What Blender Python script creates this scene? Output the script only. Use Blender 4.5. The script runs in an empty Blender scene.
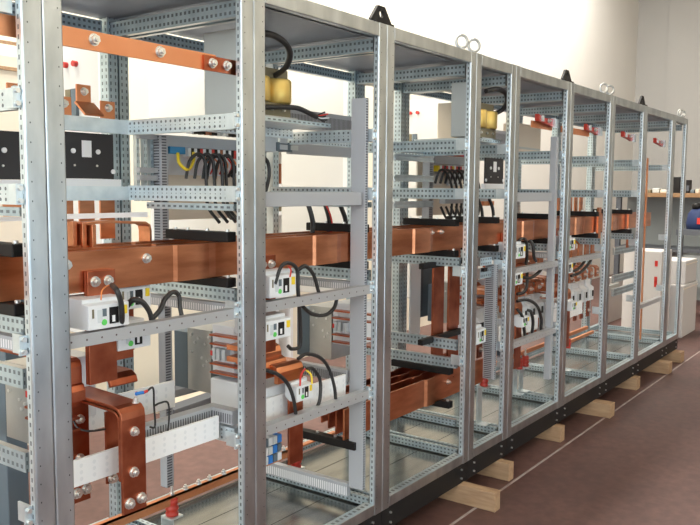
import bpy, bmesh, math, random
from mathutils import Vector, Matrix, Euler
random.seed(7)
scene = bpy.context.scene
COL = scene.collection
# ------------------------------------------------------------------ camera
F = 789.6465
CAM = (-1.2093, -1.855, 1.4119)
ROT = (1.4782, -.0073, -.9422)
cd = bpy.data.cameras.new('camera'); cam = bpy.data.objects.new('camera', cd); COL.objects.link(cam)
cam.location = CAM; cam.rotation_euler = ROT
cd.sensor_fit = 'HORIZONTAL'; cd.sensor_width = 36; cd.lens = 36 * F / 700; cd.clip_start = .05; cd.clip_end = 200
scene.camera = cam
RM = Euler(ROT).to_matrix()

def at(x, y, ax, val):
    """survey helper: the point of the plane <ax>=val seen at photo position x, y"""
    d = RM @ Vector(((x - 350) / F, -(y - 262.5) / F, -1)); i = 'XYZ'.index(ax)
    return Vector(CAM) + d * ((val - CAM[i]) / d[i])

# joints between neighbouring cabinets along the row (metres); the fronts lie on Y=0, rears on Y=D
JX = [-.8, 0, .788, 1.6, 2.413, 2.8871, 3.718, 4.5549, 5.3712, 6.2608, 6.7567]
H, D, FLOOR = 2.0937, .7645, -.2

# ------------------------------------------------------------------ materials
MATS = {}
def mat(name, col, metal=0., rough=.5, noise=None, scale=8., bump=0., spec=.5, emit=None, stretch=None):
    m = bpy.data.materials.new(name); m.use_nodes = True
    nt = m.node_tree; b = nt.nodes['Principled BSDF']
    b.inputs['Base Color'].default_value = (*col, 1); b.inputs['Metallic'].default_value = metal
    b.inputs['Roughness'].default_value = rough; b.inputs['Specular IOR Level'].default_value = spec
    if emit: b.inputs['Emission Color'].default_value = (*col, 1); b.inputs['Emission Strength'].default_value = emit
    if noise:
        tc = nt.nodes.new('ShaderNodeTexCoord'); n = nt.nodes.new('ShaderNodeTexNoise')
        n.inputs['Scale'].default_value = scale; n.inputs['Detail'].default_value = 5
        src = tc.outputs['Object']
        if stretch:
            mp = nt.nodes.new('ShaderNodeMapping'); mp.inputs['Scale'].default_value = stretch
            nt.links.new(src, mp.inputs['Vector']); src = mp.outputs['Vector']
        nt.links.new(src, n.inputs['Vector'])
        r = nt.nodes.new('ShaderNodeValToRGB'); r.color_ramp.elements[0].position = .32; r.color_ramp.elements[1].position = .68
        r.color_ramp.elements[0].color = (*noise, 1); r.color_ramp.elements[1].color = (*col, 1)
        nt.links.new(n.outputs['Fac'], r.inputs['Fac']); nt.links.new(r.outputs['Color'], b.inputs['Base Color'])
        mr = nt.nodes.new('ShaderNodeMapRange'); mr.inputs['To Min'].default_value = rough * .8; mr.inputs['To Max'].default_value = min(1, rough * 1.25)
        nt.links.new(n.outputs['Fac'], mr.inputs['Value']); nt.links.new(mr.outputs['Result'], b.inputs['Roughness'])
        if bump:
            bp = nt.nodes.new('ShaderNodeBump'); bp.inputs['Strength'].default_value = bump; bp.inputs['Distance'].default_value = .01
            nt.links.new(n.outputs['Fac'], bp.inputs['Height']); nt.links.new(bp.outputs['Normal'], b.inputs['Normal'])
    MATS[name] = m
    return m

def holes(name, base, hole, rows, period, h, r, square=False, ru=None):
    """adds a punched hole pattern along the UV length of a face: rows = heights (0..1) of the hole rows"""
    m = MATS[base].copy(); m.name = name; nt = m.node_tree; b = nt.nodes['Principled BSDF']
    N = nt.nodes.new; L = nt.links.new
    def M(op, a, c=None):
        n = N('ShaderNodeMath'); n.operation = op
        for i, v in enumerate((a, c)):
            if v is None: continue
            if isinstance(v, (int, float)): n.inputs[i].default_value = v
            else: L(v, n.inputs[i])
        return n.outputs[0]
    uv = N('ShaderNodeUVMap'); sp = N('ShaderNodeSeparateXYZ'); L(uv.outputs['UV'], sp.inputs['Vector'])
    u = M('MULTIPLY', M('SUBTRACT', M('FRACT', M('DIVIDE', sp.outputs['X'], period)), .5), period)
    u = M('ABSOLUTE', u); tot = None
    for v0, rr in rows:
        dv = M('ABSOLUTE', M('MULTIPLY', M('SUBTRACT', sp.outputs['Y'], v0), h))
        if square:
            k = M('MULTIPLY', M('LESS_THAN', u, (ru or r) * rr), M('LESS_THAN', dv, r * rr))
        else:
            k = M('LESS_THAN', M('ADD', M('MULTIPLY', u, u), M('MULTIPLY', dv, dv)), (r * rr) ** 2)
        tot = k if tot is None else M('MAXIMUM', tot, k)
    mx = N('ShaderNodeMixRGB'); mx.inputs['Color2'].default_value = (*hole, 1); L(tot, mx.inputs['Fac'])
    if b.inputs['Base Color'].is_linked: L(b.inputs['Base Color'].links[0].from_socket, mx.inputs['Color1'])
    else: mx.inputs['Color1'].default_value = b.inputs['Base Color'].default_value
    L(mx.outputs['Color'], b.inputs['Base Color'])
    me = M('MULTIPLY', M('SUBTRACT', 1., tot), b.inputs['Metallic'].default_value); L(me, b.inputs['Metallic'])
    MATS[name] = m
    return m

DK = (.03, .038, .05); DB = (.12, .15, .17)
mat('galv', (.60, .635, .655), 1., .34, (.42, .455, .48), 13, stretch=(1, 1, .35))
mat('galv_blue', (.58, .68, .72), .7, .33, (.38, .47, .52), 11)
mat('zinc', (.76, .83, .86), .75, .34, (.60, .68, .72), 18)
mat('sheet', (.58, .58, .56), .8, .3, (.42, .42, .40), 5)
mat('floor_sheet', (.30, .305, .29), .9, .2, (.19, .195, .19), 5, stretch=(1, 3, 1))
mat('roof_sheet', (.33, .36, .42), .5, .45, (.28, .31, .37), 9, stretch=(6, .3, 1))
holes('post_face', 'galv', DK, [(.2, 1)], .05, .066, .0024)
holes('post_side', 'zinc', DB, [(.5, 1)], .025, .025, .004, True, .006)
holes('post_multi', 'galv_blue', DB, [(.27, 1), (.76, 1)], .025, .045, .0032, True, .0065)
holes('perf', 'zinc', DB, [(.24, 1), (.5, .45), (.76, 1)], .025, .055, .005)
holes('perf_dark', 'galv_blue', DB, [(.26, 1), (.74, 1)], .022, .045, .0045, True, .0055)
holes('perf_one', 'galv_blue', DB, [(.5, 1)], .03, .035, .006, True, .008)
mat('duct', (.40, .41, .43), 0, .5)
holes('duct_slots', 'duct', (.10, .10, .11), [(.42, 1)], .011, .05, .017, True, .003)
holes('duct_slots_light', 'duct', (.78, .78, .78), [(.42, 1)], .012, .05, .016, True, .003)
mat('grey_rail', (.47, .48, .49), .35, .4)
holes('rail_slots', 'grey_rail', (.10, .07, .07), [(.5, 1)], .05, .035, .003)
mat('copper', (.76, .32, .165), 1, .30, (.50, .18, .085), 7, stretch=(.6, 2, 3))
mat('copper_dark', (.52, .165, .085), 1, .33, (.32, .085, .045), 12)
mat('copper_matt', (.78, .33, .16), .75, .42, (.70, .27, .12), 6)
mat('bolt', (.78, .78, .76), .9, .28)
mat('ring_steel', (.42, .42, .40), .7, .4)
mat('black', (.012, .011, .011), 0, .5, spec=.25)
mat('black_plate', (.022, .020, .022), 0, .5)
mat('cable', (.022, .021, .021), 0, .45)
mat('white', (.78, .80, .82), 0, .4)
mat('white_light', (.9, .9, .9), 0, .45)
holes('white_dots', 'white_light', (.80, .81, .82), [(.25, 1), (.5, 1), (.75, 1)], .045, .075, .006)
mat('lightgrey', (.62, .66, .68), 0, .45)
mat('boxgrey', (.55, .58, .56), 0, .5)
mat('door_white', (.74, .73, .70), 0, .45)
mat('cream', (.78, .70, .58), 0, .5)
mat('slate', (.12, .16, .19), 0, .5)
mat('red', (.62, .035, .025), 0, .35)
mat('red_insulator', (.46, .035, .02), 0, .35)
mat('green', (.12, .65, .12), 0, .4)
mat('yellow', (.85, .62, .03), 0, .4)
mat('blue', (.02, .22, .45), 0, .4)
mat('brightblue', (.03, .2, .6), 0, .4)
mat('orange', (.8, .25, .06), 0, .4)
mat('brass_coil', (.80, .58, .18), .55, .38, (.70, .47, .12), 10)
mat('core', (.22, .19, .12), .4, .5)
mat('wood', (.46, .30, .17), 0, .75, (.34, .20, .11), 7, stretch=(8, 1, 8), bump=.2)
mat('pale_wood', (.70, .62, .50), 0, .7, (.60, .50, .38), 6)
mat('steel_dark', (.12, .13, .15), .5, .5)
mat('wall_warm', (.86, .80, .66), 0, .85, (.84, .78, .64), 2)
mat('wall_pink', (.74, .71, .66), 0, .85, (.72, .69, .64), 2)
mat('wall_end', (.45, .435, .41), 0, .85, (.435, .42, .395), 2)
mat('ceil', (.8, .77, .7), 0, .9)
mat('reflect_dark', (.16, .19, .23), 0, .7)  # dark tone of the added band mirrored in the lower posts
mat('joint_line', (.42, .36, .33), 0, .8, (.30, .22, .20), 9)
mat('brown', (.35, .12, .05), 0, .6)
mat('bench_top', (.30, .17, .08), 0, .6)
mat('bench_grey', (.27, .29, .29), 0, .6)
mat('bluecloth', (.012, .028, .10), 0, .7)
mat('crate', (.62, .59, .57), 0, .55)
mat('window_glass', (.85, .92, 1.), 0, .2, emit=2.5)
mat('added_glow', (.66, .86, 1.), 0, .2, emit=1.7)  # bluish glow of the added panel behind the camera
# concrete floor
def concrete():
    m = mat('concrete', (.2, .1, .09), 0, .55); nt = m.node_tree; b = nt.nodes['Principled BSDF']
    tc = nt.nodes.new('ShaderNodeTexCoord'); L = nt.links.new
    n1 = nt.nodes.new('ShaderNodeTexNoise'); n1.inputs['Scale'].default_value = 1.6; n1.inputs['Detail'].default_value = 8; n1.inputs['Roughness'].default_value = .65
    n2 = nt.nodes.new('ShaderNodeTexNoise'); n2.inputs['Scale'].default_value = 22; n2.inputs['Detail'].default_value = 6
    for n in (n1, n2): L(tc.outputs['Object'], n.inputs['Vector'])
    r1 = nt.nodes.new('ShaderNodeValToRGB'); e = r1.color_ramp.elements
    e[0].position = .3; e[0].color = (.080, .036, .030, 1); e[1].position = .72; e[1].color = (.155, .082, .070, 1)
    r2 = nt.nodes.new('ShaderNodeValToRGB'); e = r2.color_ramp.elements
    e[0].position = .35; e[0].color = (.8, .78, .78, 1); e[1].position = .7; e[1].color = (1.15, 1.12, 1.1, 1)
    L(n1.outputs['Fac'], r1.inputs['Fac']); L(n2.outputs['Fac'], r2.inputs['Fac'])
    mx = nt.nodes.new('ShaderNodeMixRGB'); mx.blend_type = 'MULTIPLY'; mx.inputs['Fac'].default_value = 1
    L(r1.outputs['Color'], mx.inputs['Color1']); L(r2.outputs['Color'], mx.inputs['Color2']); L(mx.outputs['Color'], b.inputs['Base Color'])
    mr = nt.nodes.new('ShaderNodeMapRange'); mr.inputs['To Min'].default_value = .38; mr.inputs['To Max'].default_value = .62
    L(n1.outputs['Fac'], mr.inputs['Value']); L(mr.outputs['Result'], b.inputs['Roughness'])
    return m
concrete()

# ------------------------------------------------------------------ mesh builder
class MB:
    def __init__(s): s.v = []; s.f = []; s.uv = []; s.m = []; s.mats = []; s.sm = []
    def mi(s, k):
        if k not in s.mats: s.mats.append(k)
        return s.mats.index(k)
    def face(s, pts, mk, uv=None, smooth=False):
        i = len(s.v); s.v += [tuple(p) for p in pts]; s.f.append(list(range(i, i + len(pts))))
        s.uv.append(uv or [(0, 0)] * len(pts)); s.m.append(s.mi(mk)); s.sm.append(smooth)
    def quad(s, pts, mk):
        """quad with u in metres along its longer side and v 0..1 across it"""
        p = [Vector(q) for q in pts]; a = (p[1] - p[0]).length; b = (p[3] - p[0]).length
        o = p[0]
        if a >= b:
            k = max(range(3), key=lambda i: abs(p[1][i] - p[0][i])); uv = [(p[0][k], 0), (p[1][k], 0), (p[2][k], 1), (p[3][k], 1)]
        else:
            k = max(range(3), key=lambda i: abs(p[3][i] - p[0][i])); uv = [(p[0][k], 0), (p[1][k], 1), (p[2][k], 1), (p[3][k], 0)]
        s.face(pts, mk, uv)
    def box(s, x0, x1, y0, y1, z0, z1, mk, fm=None):
        x0, x1 = sorted((x0, x1)); y0, y1 = sorted((y0, y1)); z0, z1 = sorted((z0, z1)); fm = fm or {}
        s.quad([(x0, y0, z0), (x1, y0, z0), (x1, y0, z1), (x0, y0, z1)], fm.get('-y', mk))
        s.quad([(x1, y1, z0), (x0, y1, z0), (x0, y1, z1), (x1, y1, z1)], fm.get('+y', mk))
        s.quad([(x0, y1, z0), (x0, y0, z0), (x0, y0, z1), (x0, y1, z1)], fm.get('-x', mk))
        s.quad([(x1, y0, z0), (x1, y1, z0), (x1, y1, z1), (x1, y0, z1)], fm.get('+x', mk))
        s.quad([(x0, y0, z1), (x1, y0, z1), (x1, y1, z1), (x0, y1, z1)], fm.get('+z', mk))
        s.quad([(x0, y1, z0), (x1, y1, z0), (x1, y0, z0), (x0, y0, z0)], fm.get('-z', mk))
        return s
    def prism(s, pts, axis, a, b, mk, fm=None):
        """closed 2-D outline extruded along an axis; pts are the two other coordinates in x,y,z order"""
        def p3(q, t): return {'X': (t, q[0], q[1]), 'Y': (q[0], t, q[1]), 'Z': (q[0], q[1], t)}[axis]
        ar = sum(pts[i][0] * pts[(i + 1) % len(pts)][1] - pts[(i + 1) % len(pts)][0] * pts[i][1] for i in range(len(pts)))
        if (ar < 0) != (axis == 'Y'): pts = pts[::-1]
        n = len(pts)
        for i in range(n):
            q, r = pts[i], pts[(i + 1) % n]
            s.quad([p3(q, a), p3(r, a), p3(r, b), p3(q, b)], (fm or {}).get(i, mk))
        s.face([p3(q, b) for q in pts], mk); s.face([p3(q, a) for q in reversed(pts)], mk)
        return s
    def strip(s, path, axis, a, b, th, mk):
        """a flat bar of thickness th bent along a 2-D path, extruded (its width) along the axis"""
        P = [Vector(p) for p in path]; L, R = [], []
        for i, p in enumerate(P):
            d0 = (P[i] - P[i - 1]).normalized() if i else (P[1] - P[0]).normalized()
            d1 = (P[i + 1] - P[i]).normalized() if i < len(P) - 1 else d0
            n0 = Vector((-d0.y, d0.x)); n1 = Vector((-d1.y, d1.x)); n = (n0 + n1).normalized()
            k = th / 2 / max(.4, n.dot(n1)); L.append(p + n * k); R.append(p - n * k)
        return s.prism([tuple(q) for q in L + R[::-1]], axis, a, b, mk)
    def tube(s, pts, r, mk, n=8, caps=True):
        P = [Vector(p) for p in pts]; rings = []; up = None
        for i, p in enumerate(P):
            d = (P[min(i + 1, len(P) - 1)] - P[max(i - 1, 0)]).normalized()
            if up is None: up = d.orthogonal().normalized()
            up = (up - d * up.dot(d)).normalized(); w = d.cross(up)
            rings.append([p + (up * math.cos(2 * math.pi * k / n) + w * math.sin(2 * math.pi * k / n)) * r for k in range(n)])
        mi = s.mi(mk); b = len(s.v); s.v += [tuple(q) for rg in rings for q in rg]
        for i in range(len(P) - 1):
            for k in range(n):
                s.f.append([b + i * n + k, b + i * n + (k + 1) % n, b + (i + 1) * n + (k + 1) % n, b + (i + 1) * n + k])
                s.uv.append([(0, 0)] * 4); s.m.append(mi); s.sm.append(True)
        if caps:
            s.face(list(reversed(rings[0])), mk); s.face(rings[-1], mk)
        return s
    def cyl(s, p0, p1, r, mk, n=12): return s.tube([p0, p1], r, mk, n)
    def lathe(s, c, prof, mk, n=14):
        """prof: (radius, height) pairs round a vertical axis through c"""
        mi = s.mi(mk); b = len(s.v)
        for r, z in prof:
            for k in range(n): s.v.append((c[0] + r * math.cos(2 * math.pi * k / n), c[1] + r * math.sin(2 * math.pi * k / n), c[2] + z))
        for i in range(len(prof) - 1):
            for k in range(n):
                s.f.append([b + i * n + k, b + i * n + (k + 1) % n, b + (i + 1) * n + (k + 1) % n, b + (i + 1) * n + k])
                s.uv.append([(0, 0)] * 4); s.m.append(mi); s.sm.append(True)
        s.f.append([b + k for k in reversed(range(n))]); s.uv.append([(0, 0)] * n); s.m.append(mi); s.sm.append(False)
        t = b + (len(prof) - 1) * n
        s.f.append([t + k for k in range(n)]); s.uv.append([(0, 0)] * n); s.m.append(mi); s.sm.append(False)
        return s
    def build(s, name, parent=None, bevel=0, label=None):
        me = bpy.data.meshes.new(name); me.from_pydata(s.v, [], s.f)
        ul = me.uv_layers.new(name='UVMap')
        ul.data.foreach_set('uv', [c for f in s.uv for q in f for c in q])
        for k in s.mats: me.materials.append(MATS[k])
        me.polygons.foreach_set('material_index', s.m); me.polygons.foreach_set('use_smooth', s.sm)
        me.update()
        o = bpy.data.objects.new(name, me); COL.objects.link(o)
        if bevel:
            bm = bmesh.new(); bm.from_mesh(me); bmesh.ops.remove_doubles(bm, verts=bm.verts, dist=1e-5); bm.to_mesh(me); bm.free()
            md = o.modifiers.new('bevel', 'BEVEL'); md.width = bevel; md.segments = 2; md.limit_method = 'ANGLE'; md.angle_limit = .7
        if parent is not None:
            o.parent = parent; o.matrix_parent_inverse = Matrix.Translation(parent.location).inverted() if parent.type == 'EMPTY' else Matrix()
        if label: o['label'] = label
        return o

def tag(o, label=None, cat=None, group=None, kind=None):
    if label: o['label'] = label
    if cat: o['category'] = cat
    if group: o['group'] = group
    if kind: o['kind'] = kind
    return o
def empty(name, loc, label, cat, group=None):
    o = bpy.data.objects.new(name, None); COL.objects.link(o); o.location = loc; o.empty_display_size = .05
    return tag(o, label, cat, group)
def smooth(pts, n=6):
    P = [Vector(p) for p in pts]; P = [P[0] * 2 - P[1]] + P + [P[-1] * 2 - P[-2]]; out = []
    for i in range(1, len(P) - 2):
        for k in range(n):
            t = k / n; a, b, c, d = P[i - 1:i + 3]
            out.append(.5 * ((2 * b) + (c - a) * t + (2 * a - 5 * b + 4 * c - d) * t * t + (3 * b - a - 3 * c + d) * t ** 3))
    out.append(P[-2]); return out
def cable(name, pts, r, label, group=None, mk='cable', cat='cable', n=6):
    return tag(MB().tube(smooth(pts), r, mk, n).build(name), label, cat, group)
def bolt(parent, p, r=.013, axis='Y', sgn=-1, name='bolt'):
    """hexagon bolt head with washer on a face; axis = the face normal's axis"""
    p = Vector(p); d = Vector({'X': (1, 0, 0), 'Y': (0, 1, 0), 'Z': (0, 0, 1)}[axis]) * sgn
    return MB().cyl(p, p + d * .003, r * 1.25, 'bolt', 14).cyl(p + d * .003, p + d * .013, r, 'bolt', 6).cyl(p + d * .013, p + d * .02, r * .5, 'bolt', 8).build(name, parent)

# ------------------------------------------------------------------ the building
FX0, FX1, FY0, FY1, CEIL = -7, 15.2, -6.5, 3.0, 6.0
tag(MB().box(FX0, FX1 + .3, FY0, FY1 + .3, FLOOR - .1, FLOOR, 'concrete').build('floor'), kind='structure')
tag(MB().box(FX0, FX1 + .3, FY0, FY1 + .3, CEIL, CEIL + .1, 'ceil').build('ceiling'), kind='structure')
tag(MB().box(FX0, FX1 + .3, FY1, FY1 + .2, FLOOR, CEIL, 'wall_pink').build('wall_back'), kind='structure')
tag(MB().box(FX0, 7.74, FY1 - .12, FY1 + .0, FLOOR, CEIL, 'wall_warm').build('trim_1'), kind='structure')
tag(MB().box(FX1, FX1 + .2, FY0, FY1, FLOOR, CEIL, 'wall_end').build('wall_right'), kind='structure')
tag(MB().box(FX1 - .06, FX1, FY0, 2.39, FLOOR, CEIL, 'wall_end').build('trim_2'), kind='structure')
tag(MB().box(FX0 - .2, FX0, FY0, FY1 + .2, FLOOR, CEIL, 'wall_warm').build('wall_left'), kind='structure')
tag(MB().box(FX0, FX1, FY0 - .2, FY0, FLOOR, CEIL, 'wall_warm').build('wall_front'), kind='structure')
tag(MB().box(FX0, FX1, FY0, FY0 + .03, FLOOR, 1.35, 'reflect_dark').build('reflect_band'), kind='structure')  # added unseen band that darkens what the lower posts mirror
tag(MB().box(FX0, FX1, -.102, -.088, FLOOR - .001, FLOOR + .0015, 'joint_line').build('trim_3'), kind='structure')
for k, y in enumerate((-6.0, -3.3, -.6)):      # windows in the left end wall, behind the camera
    x = FX0; w = MB(); w.box(x - .02, x + .02, y, y + 2.3, 1.0, 4.6, 'window_glass'); w.build('window_%d' % (k + 1))['kind'] = 'structure'
    fr = MB()
    for a in (0, 1.12, 2.24): fr.box(x + .02, x + .05, y + a, y + a + .06, 1.0, 4.6, 'steel_dark')
    for z in (.96, 2.8, 4.57): fr.box(x + .02, x + .05, y - .03, y + 2.33, z, z + .06, 'steel_dark')
    fr.build('window_frame', bpy.data.objects['window_%d' % (k + 1)])

# added glowing panel dressed as a doorway, unseen, for bluish reflections on the posts
w = MB(); w.box(-3, 3.4, FY0 + .03, FY0 + .05, FLOOR, 2.0, 'added_glow'); w.build('added_glow_panel')['kind'] = 'structure'
fr = MB()
for k in range(5): fr.box(-3 + k * 1.58, -2.93 + k * 1.58, FY0 + .05, FY0 + .09, FLOOR, 2.05, 'steel_dark')
for z in (FLOOR, .9, 2.0): fr.box(-3, 3.4, FY0 + .05, FY0 + .09, z, z + .06, 'steel_dark')
fr.build('added_glow_frame', bpy.data.objects['added_glow_panel'])

# ------------------------------------------------------------------ cabinets
ORD = ['cabinet frame cut off by the left edge of the photo, beyond the nearest upright',
       'nearest open cabinet frame fully in view, leftmost, with twin copper straps low down',
       'second open cabinet frame from the left, with an upright slotted grey duct',
       'third open cabinet frame from the left, with two tall copper bars in view',
       'narrow open cabinet frame, the fourth from the left, between two steel eyebolt positions',
       'fifth open cabinet frame from the left, ending under the second black lifting lug',
       'sixth open cabinet frame from the left, looped black wires hanging in it',
       'seventh open cabinet frame from the left, mostly empty with rack rails',
       'eighth open cabinet frame from the left, with one thin copper riser behind its crossbar',
       'narrow end cabinet frame of the row, farthest right and empty']

def post(j, side):
    """side -1: the post left of joint j, +1: the post right of it"""
    c = .005; m = MB(); s = side
    x = lambda t: j + s * t
    # face (bevelled edges) and flange as separate quads so that the hole rows land on the right face
    z0, z1 = 0, H
    def q(a, b, mk, flip=False):
        p = [(a[0], a[1], z0), (b[0], b[1], z0), (b[0], b[1], z1), (a[0], a[1], z1)]
        m.quad(p if not flip else p[::-1], mk)
    arc = lambda cx, r, a0, a1: [(cx + r * math.cos(t), r - r * math.sin(t)) for t in [a0 + (a1 - a0) * i / 5 for i in range(6)]]
    ro, ri = .006, .005
    prof = [(.059, .026)] + arc(.059 - ro, ro, 0, math.pi / 2) + arc(.0005 + ri, ri, math.pi / 2, math.pi) + [(.0005, .03)]
    for i in range(len(prof) - 1):
        k = 'post_side' if i == 0 else 'post_face' if i == 6 else 'galv'
        a, b = prof[i], prof[i + 1]; A = (x(a[0]), a[1]); B = (x(b[0]), b[1])
        p = [(A[0], A[1], z0), (A[0], A[1], z1), (B[0], B[1], z1), (B[0], B[1], z0)]
        m.quad(p if s > 0 else [p[0], p[3], p[2], p[1]], k)
        if i not in (0, 6): m.sm[-1] = False
    m.box(min(x(.057), x(.002)), max(x(.057), x(.002)), .024, .029, z0, z1, 'galv')
    return m

def lug(j, label):
    m = MB(); t = H
    # black triangular plate with a hole, standing on the top rail
    import_pts = [(-.075, 0), (.075, 0), (.075, .02), (.026, .08), (-.026, .08), (-.075, .02)]
    hole = [(.016 * math.cos(a), .048 + .016 * math.sin(a)) for a in [i * math.pi / 6 for i in range(12)]]
    bm = bmesh.new()
    for y, flip in ((.03, False), (.044, True)):
        o = [bm.verts.new((j + p[0], y, t + p[1])) for p in import_pts]
        h = [bm.verts.new((j + p[0], y, t + p[1])) for p in hole]
        ed = [bm.edges.new((o[i], o[(i + 1) % len(o)])) for i in range(len(o))] + [bm.edges.new((h[i], h[(i + 1) % 12])) for i in range(12)]
        bmesh.ops.triangle_fill(bm, use_beauty=True, edges=ed)
    bm.verts.ensure_lookup_table()
    n = 18
    for k0, cnt in ((0, 6), (6, 12)):
        for i in range(cnt):
            a, b = k0 + i, k0 + (i + 1) % cnt
            bm.faces.new((bm.verts[a], bm.verts[b], bm.verts[n + b], bm.verts[n + a]))
    bmesh.ops.recalc_face_normals(bm, faces=bm.faces)
    me = bpy.data.meshes.new('lifting_lug'); bm.to_mesh(me); bm.free(); me.materials.append(MATS['black'])
    o = bpy.data.objects.new('lifting_lug', me); COL.objects.link(o); tag(o, label, 'lifting lug', 'lifting lugs on the row')
    f = MB().box(j - .07, j + .07, .012, .07, t, t + .012, 'black').build('lug_foot', o); f.matrix_parent_inverse = Matrix()
    return o
def eyebolt(x, y, parent):
    pts = [(x, y + .026 * math.sin(a), H + .045 + .026 * math.cos(a)) for a in [i * math.pi / 8 for i in range(17)]]
    pts = [(x + .031 * math.sin(a) * .8, y - .031 * math.sin(a) * .6, H + .05 + .031 * math.cos(a)) for a in [i * math.pi / 8 for i in range(17)]]
    return MB().tube(pts, .0075, 'ring_steel', 8, False).cyl((x, y, H), (x, y, H + .022), .013, 'ring_steel').build('eyebolt', parent)

def depth_rail(j, z0, z1, parent, y0=.055, y1=.72, mk='perf', name='side_rail', x=None, th=.02):
    """C rail running from front to back along the right side of the cabinet left of joint j"""
    x = j - .05 if x is None else x
    m = MB().box(x, x + th, y0, y1, z0, z1, mk, {'+z': 'galv' if mk != 'perf' else 'zinc', '-z': 'galv'})
    return m.build(name, parent)

CABS = []
for i in range(10):
    a, b = JX[i], JX[i + 1]
    c = empty('switchgear_cabinet', ((a + b) / 2, D / 2, -.1), ORD[i] if i != 4 else 'narrow fourth cabinet frame from the left, black cable loop at its top', 'cabinet', 'cabinet frames of the switchgear row')
    CABS.append(c)
    post(a, 1).build('front_post', c); post(b, -1).build('front_post', c)
    MB().box(a + .0585, b - .0585, .0006, .05, H - .055, H, 'galv').build('top_rail', c, .003)
    MB().box(a + .001, b - .001, .03, .05, H - .055, H - .001, 'galv').build('top_rail_back', c)
    MB().box(a + .0585, b - .0585, .0006, .05, .001, .05, 'galv', {'+z': 'perf_one'}).build('bottom_rail', c, .003)
    for x in (a + .004, b - .048):
        MB().box(x, x + .044, D - .05, D, .0, H - .03, 'galv', {'-y': 'post_multi', '-x': 'post_multi', '+x': 'post_multi'}).build('rear_post', c)
    MB().box(a + .06, b - .06, D - .035, D - .005, 2.0, 2.045, 'galv', {'-y': 'perf_dark'}).build('rear_top_rail', c)
    MB().box(a + .06, b - .06, D - .035, D - .005, .03, .075, 'galv', {'-y': 'perf_dark', '+z': 'perf_one'}).build('rear_bottom_rail', c)
    for x in (a + .012, b - .034):
        MB().box(x, x + .022, .05, D - .01, 1.985, 2.04, 'galv', {'-x': 'perf_dark', '+x': 'perf_dark', '-z': 'sheet'}).build('side_top_rail', c)
        MB().box(x, x + .022, .05, D - .01, .02, .06, 'galv', {'-x': 'perf_dark', '+z': 'perf_one'}).build('side_bottom_rail', c)
    MB().box(a + .002, b - .002, .05, D, H - .035, H - .03, 'roof_sheet').build('roof_panel', c)
    MB().box(a + .004, b - .004, .05, .275, .004, .012, 'floor_sheet').box(a + .004, b - .004, .279, .515, .004, .012, 'floor_sheet').box(a + .004, b - .004, .519, D - .04, .004, .012, 'floor_sheet').box(a + .004, b - .004, .06, D - .05, .002, .008, 'steel_dark').build('floor_panel', c)
    p = MB().box(a + .001, b - .001, .004, .05, -.1, -.0005, 'black').box(a + .001, b - .001, D - .05, D, -.1, 0, 'black').box(a + .001, a + .04, .05, D - .05, -.1, 0, 'black').box(b - .04, b - .001, .05, D - .05, -.1, 0, 'black').build('plinth', c)
    for x in (a + .07, b - .07):
        for z in (-.028, -.074):
            o = MB().cyl((x, .004, z), (x, -.004, z), .0055, 'bolt', 6).build('plinth_bolt', p); o.matrix_parent_inverse = Matrix()
for j, l in ((3, 'nearest and largest black lifting lug on top of the row'), (6, 'middle black lifting lug on top of the row'), (8, 'farthest and smallest black lifting lug on top of the row')): lug(JX[j], l)
for j, o in ((4, -.07), (4, .06), (7, -.07), (7, .06), (10, -.09), (10, -.02)):
    eyebolt(JX[j] + o, .05, CABS[j - 1 if o < 0 else j])

# shelf rails on each right-hand side, and clamps (short zinc brackets) where they meet the posts
def bracket(c, x, y, z, s=.03): 
    x -= .022; m = MB().box(x - .008, x + .014, y - .03, y - .024, z - .026, z + .026, 'zinc').box(x + .008, x + .014, y - .024, y + .03, z - .026, z + .026, 'zinc')
    for dz in (-.016, .016): m.cyl((x + .003, y - .03, z + dz), (x + .003, y - .038, z + dz), .0065, 'bolt', 8)
    return m.build('corner_bracket', c)
for i in range(0, 9):
    c = CABS[i]; j = JX[i + 1]
    hi = [(1.61, 1.665), (1.365, 1.42)]
    if i in (8,): hi = [(1.60, 1.65)]
    yr = .605 if i in (0, 1, 2) else .68
    for z0, z1 in hi:
        depth_rail(j, z0, z1, c, .05, yr, 'perf' if i < 3 else 'perf_dark', 'shelf_rail'); bracket(c, j - .05, .045, (z0 + z1) / 2)
    if i in (0, 1, 2): depth_rail(j, 1.335, 1.358, c, .05, .5, 'perf_one', 'shelf_rail')
    if i != 8: depth_rail(j, 1.02, 1.068, c, .05, .70, 'perf_dark', 'busbar_rail')
    for z in (1.0, .54): bracket(c, j - .05, .05, z, .036)
for i in (0, 1, 2, 5): # narrow slotted duct under the busbar rail
    j = JX[i + 1]; MB().box(j - .055, j - .02, .06, .62, .975, 1.012, 'duct', {'-x': 'duct_slots_light'}).build('side_duct', CABS[i])
for z0, z1 in ((.59, .645), (.495, .548), (.19, .225)):
    depth_rail(2.4, z0, z1, CABS[3], .05, .62, 'perf_dark', 'shelf_rail')
for i in (0,):
    for z0, z1 in ((.875, .93), (.645, .70)): depth_rail(JX[i + 1], z0, z1, CABS[i], .06, .62, 'perf_dark', 'shelf_rail')
# rear shelf rails of the nearest two cabinets
for i, xs in ((1, (.33, .77)),):
    for z0, z1 in ((1.612, 1.664), (1.364, 1.416)):
        MB().box(xs[0], xs[1], .60, .615, z0, z1, 'zinc').build('rear_shelf_rail', CABS[i])
for i in (8,):     # bare rack rails across the eighth cabinet
    for z in (.88, .645, .53):
        MB().box(JX[i] + .05, JX[i + 1] - .10, .22, .24, z, z + .06, 'galv', {'-y': 'perf_dark'}).build('rack_rail', CABS[i])
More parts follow.
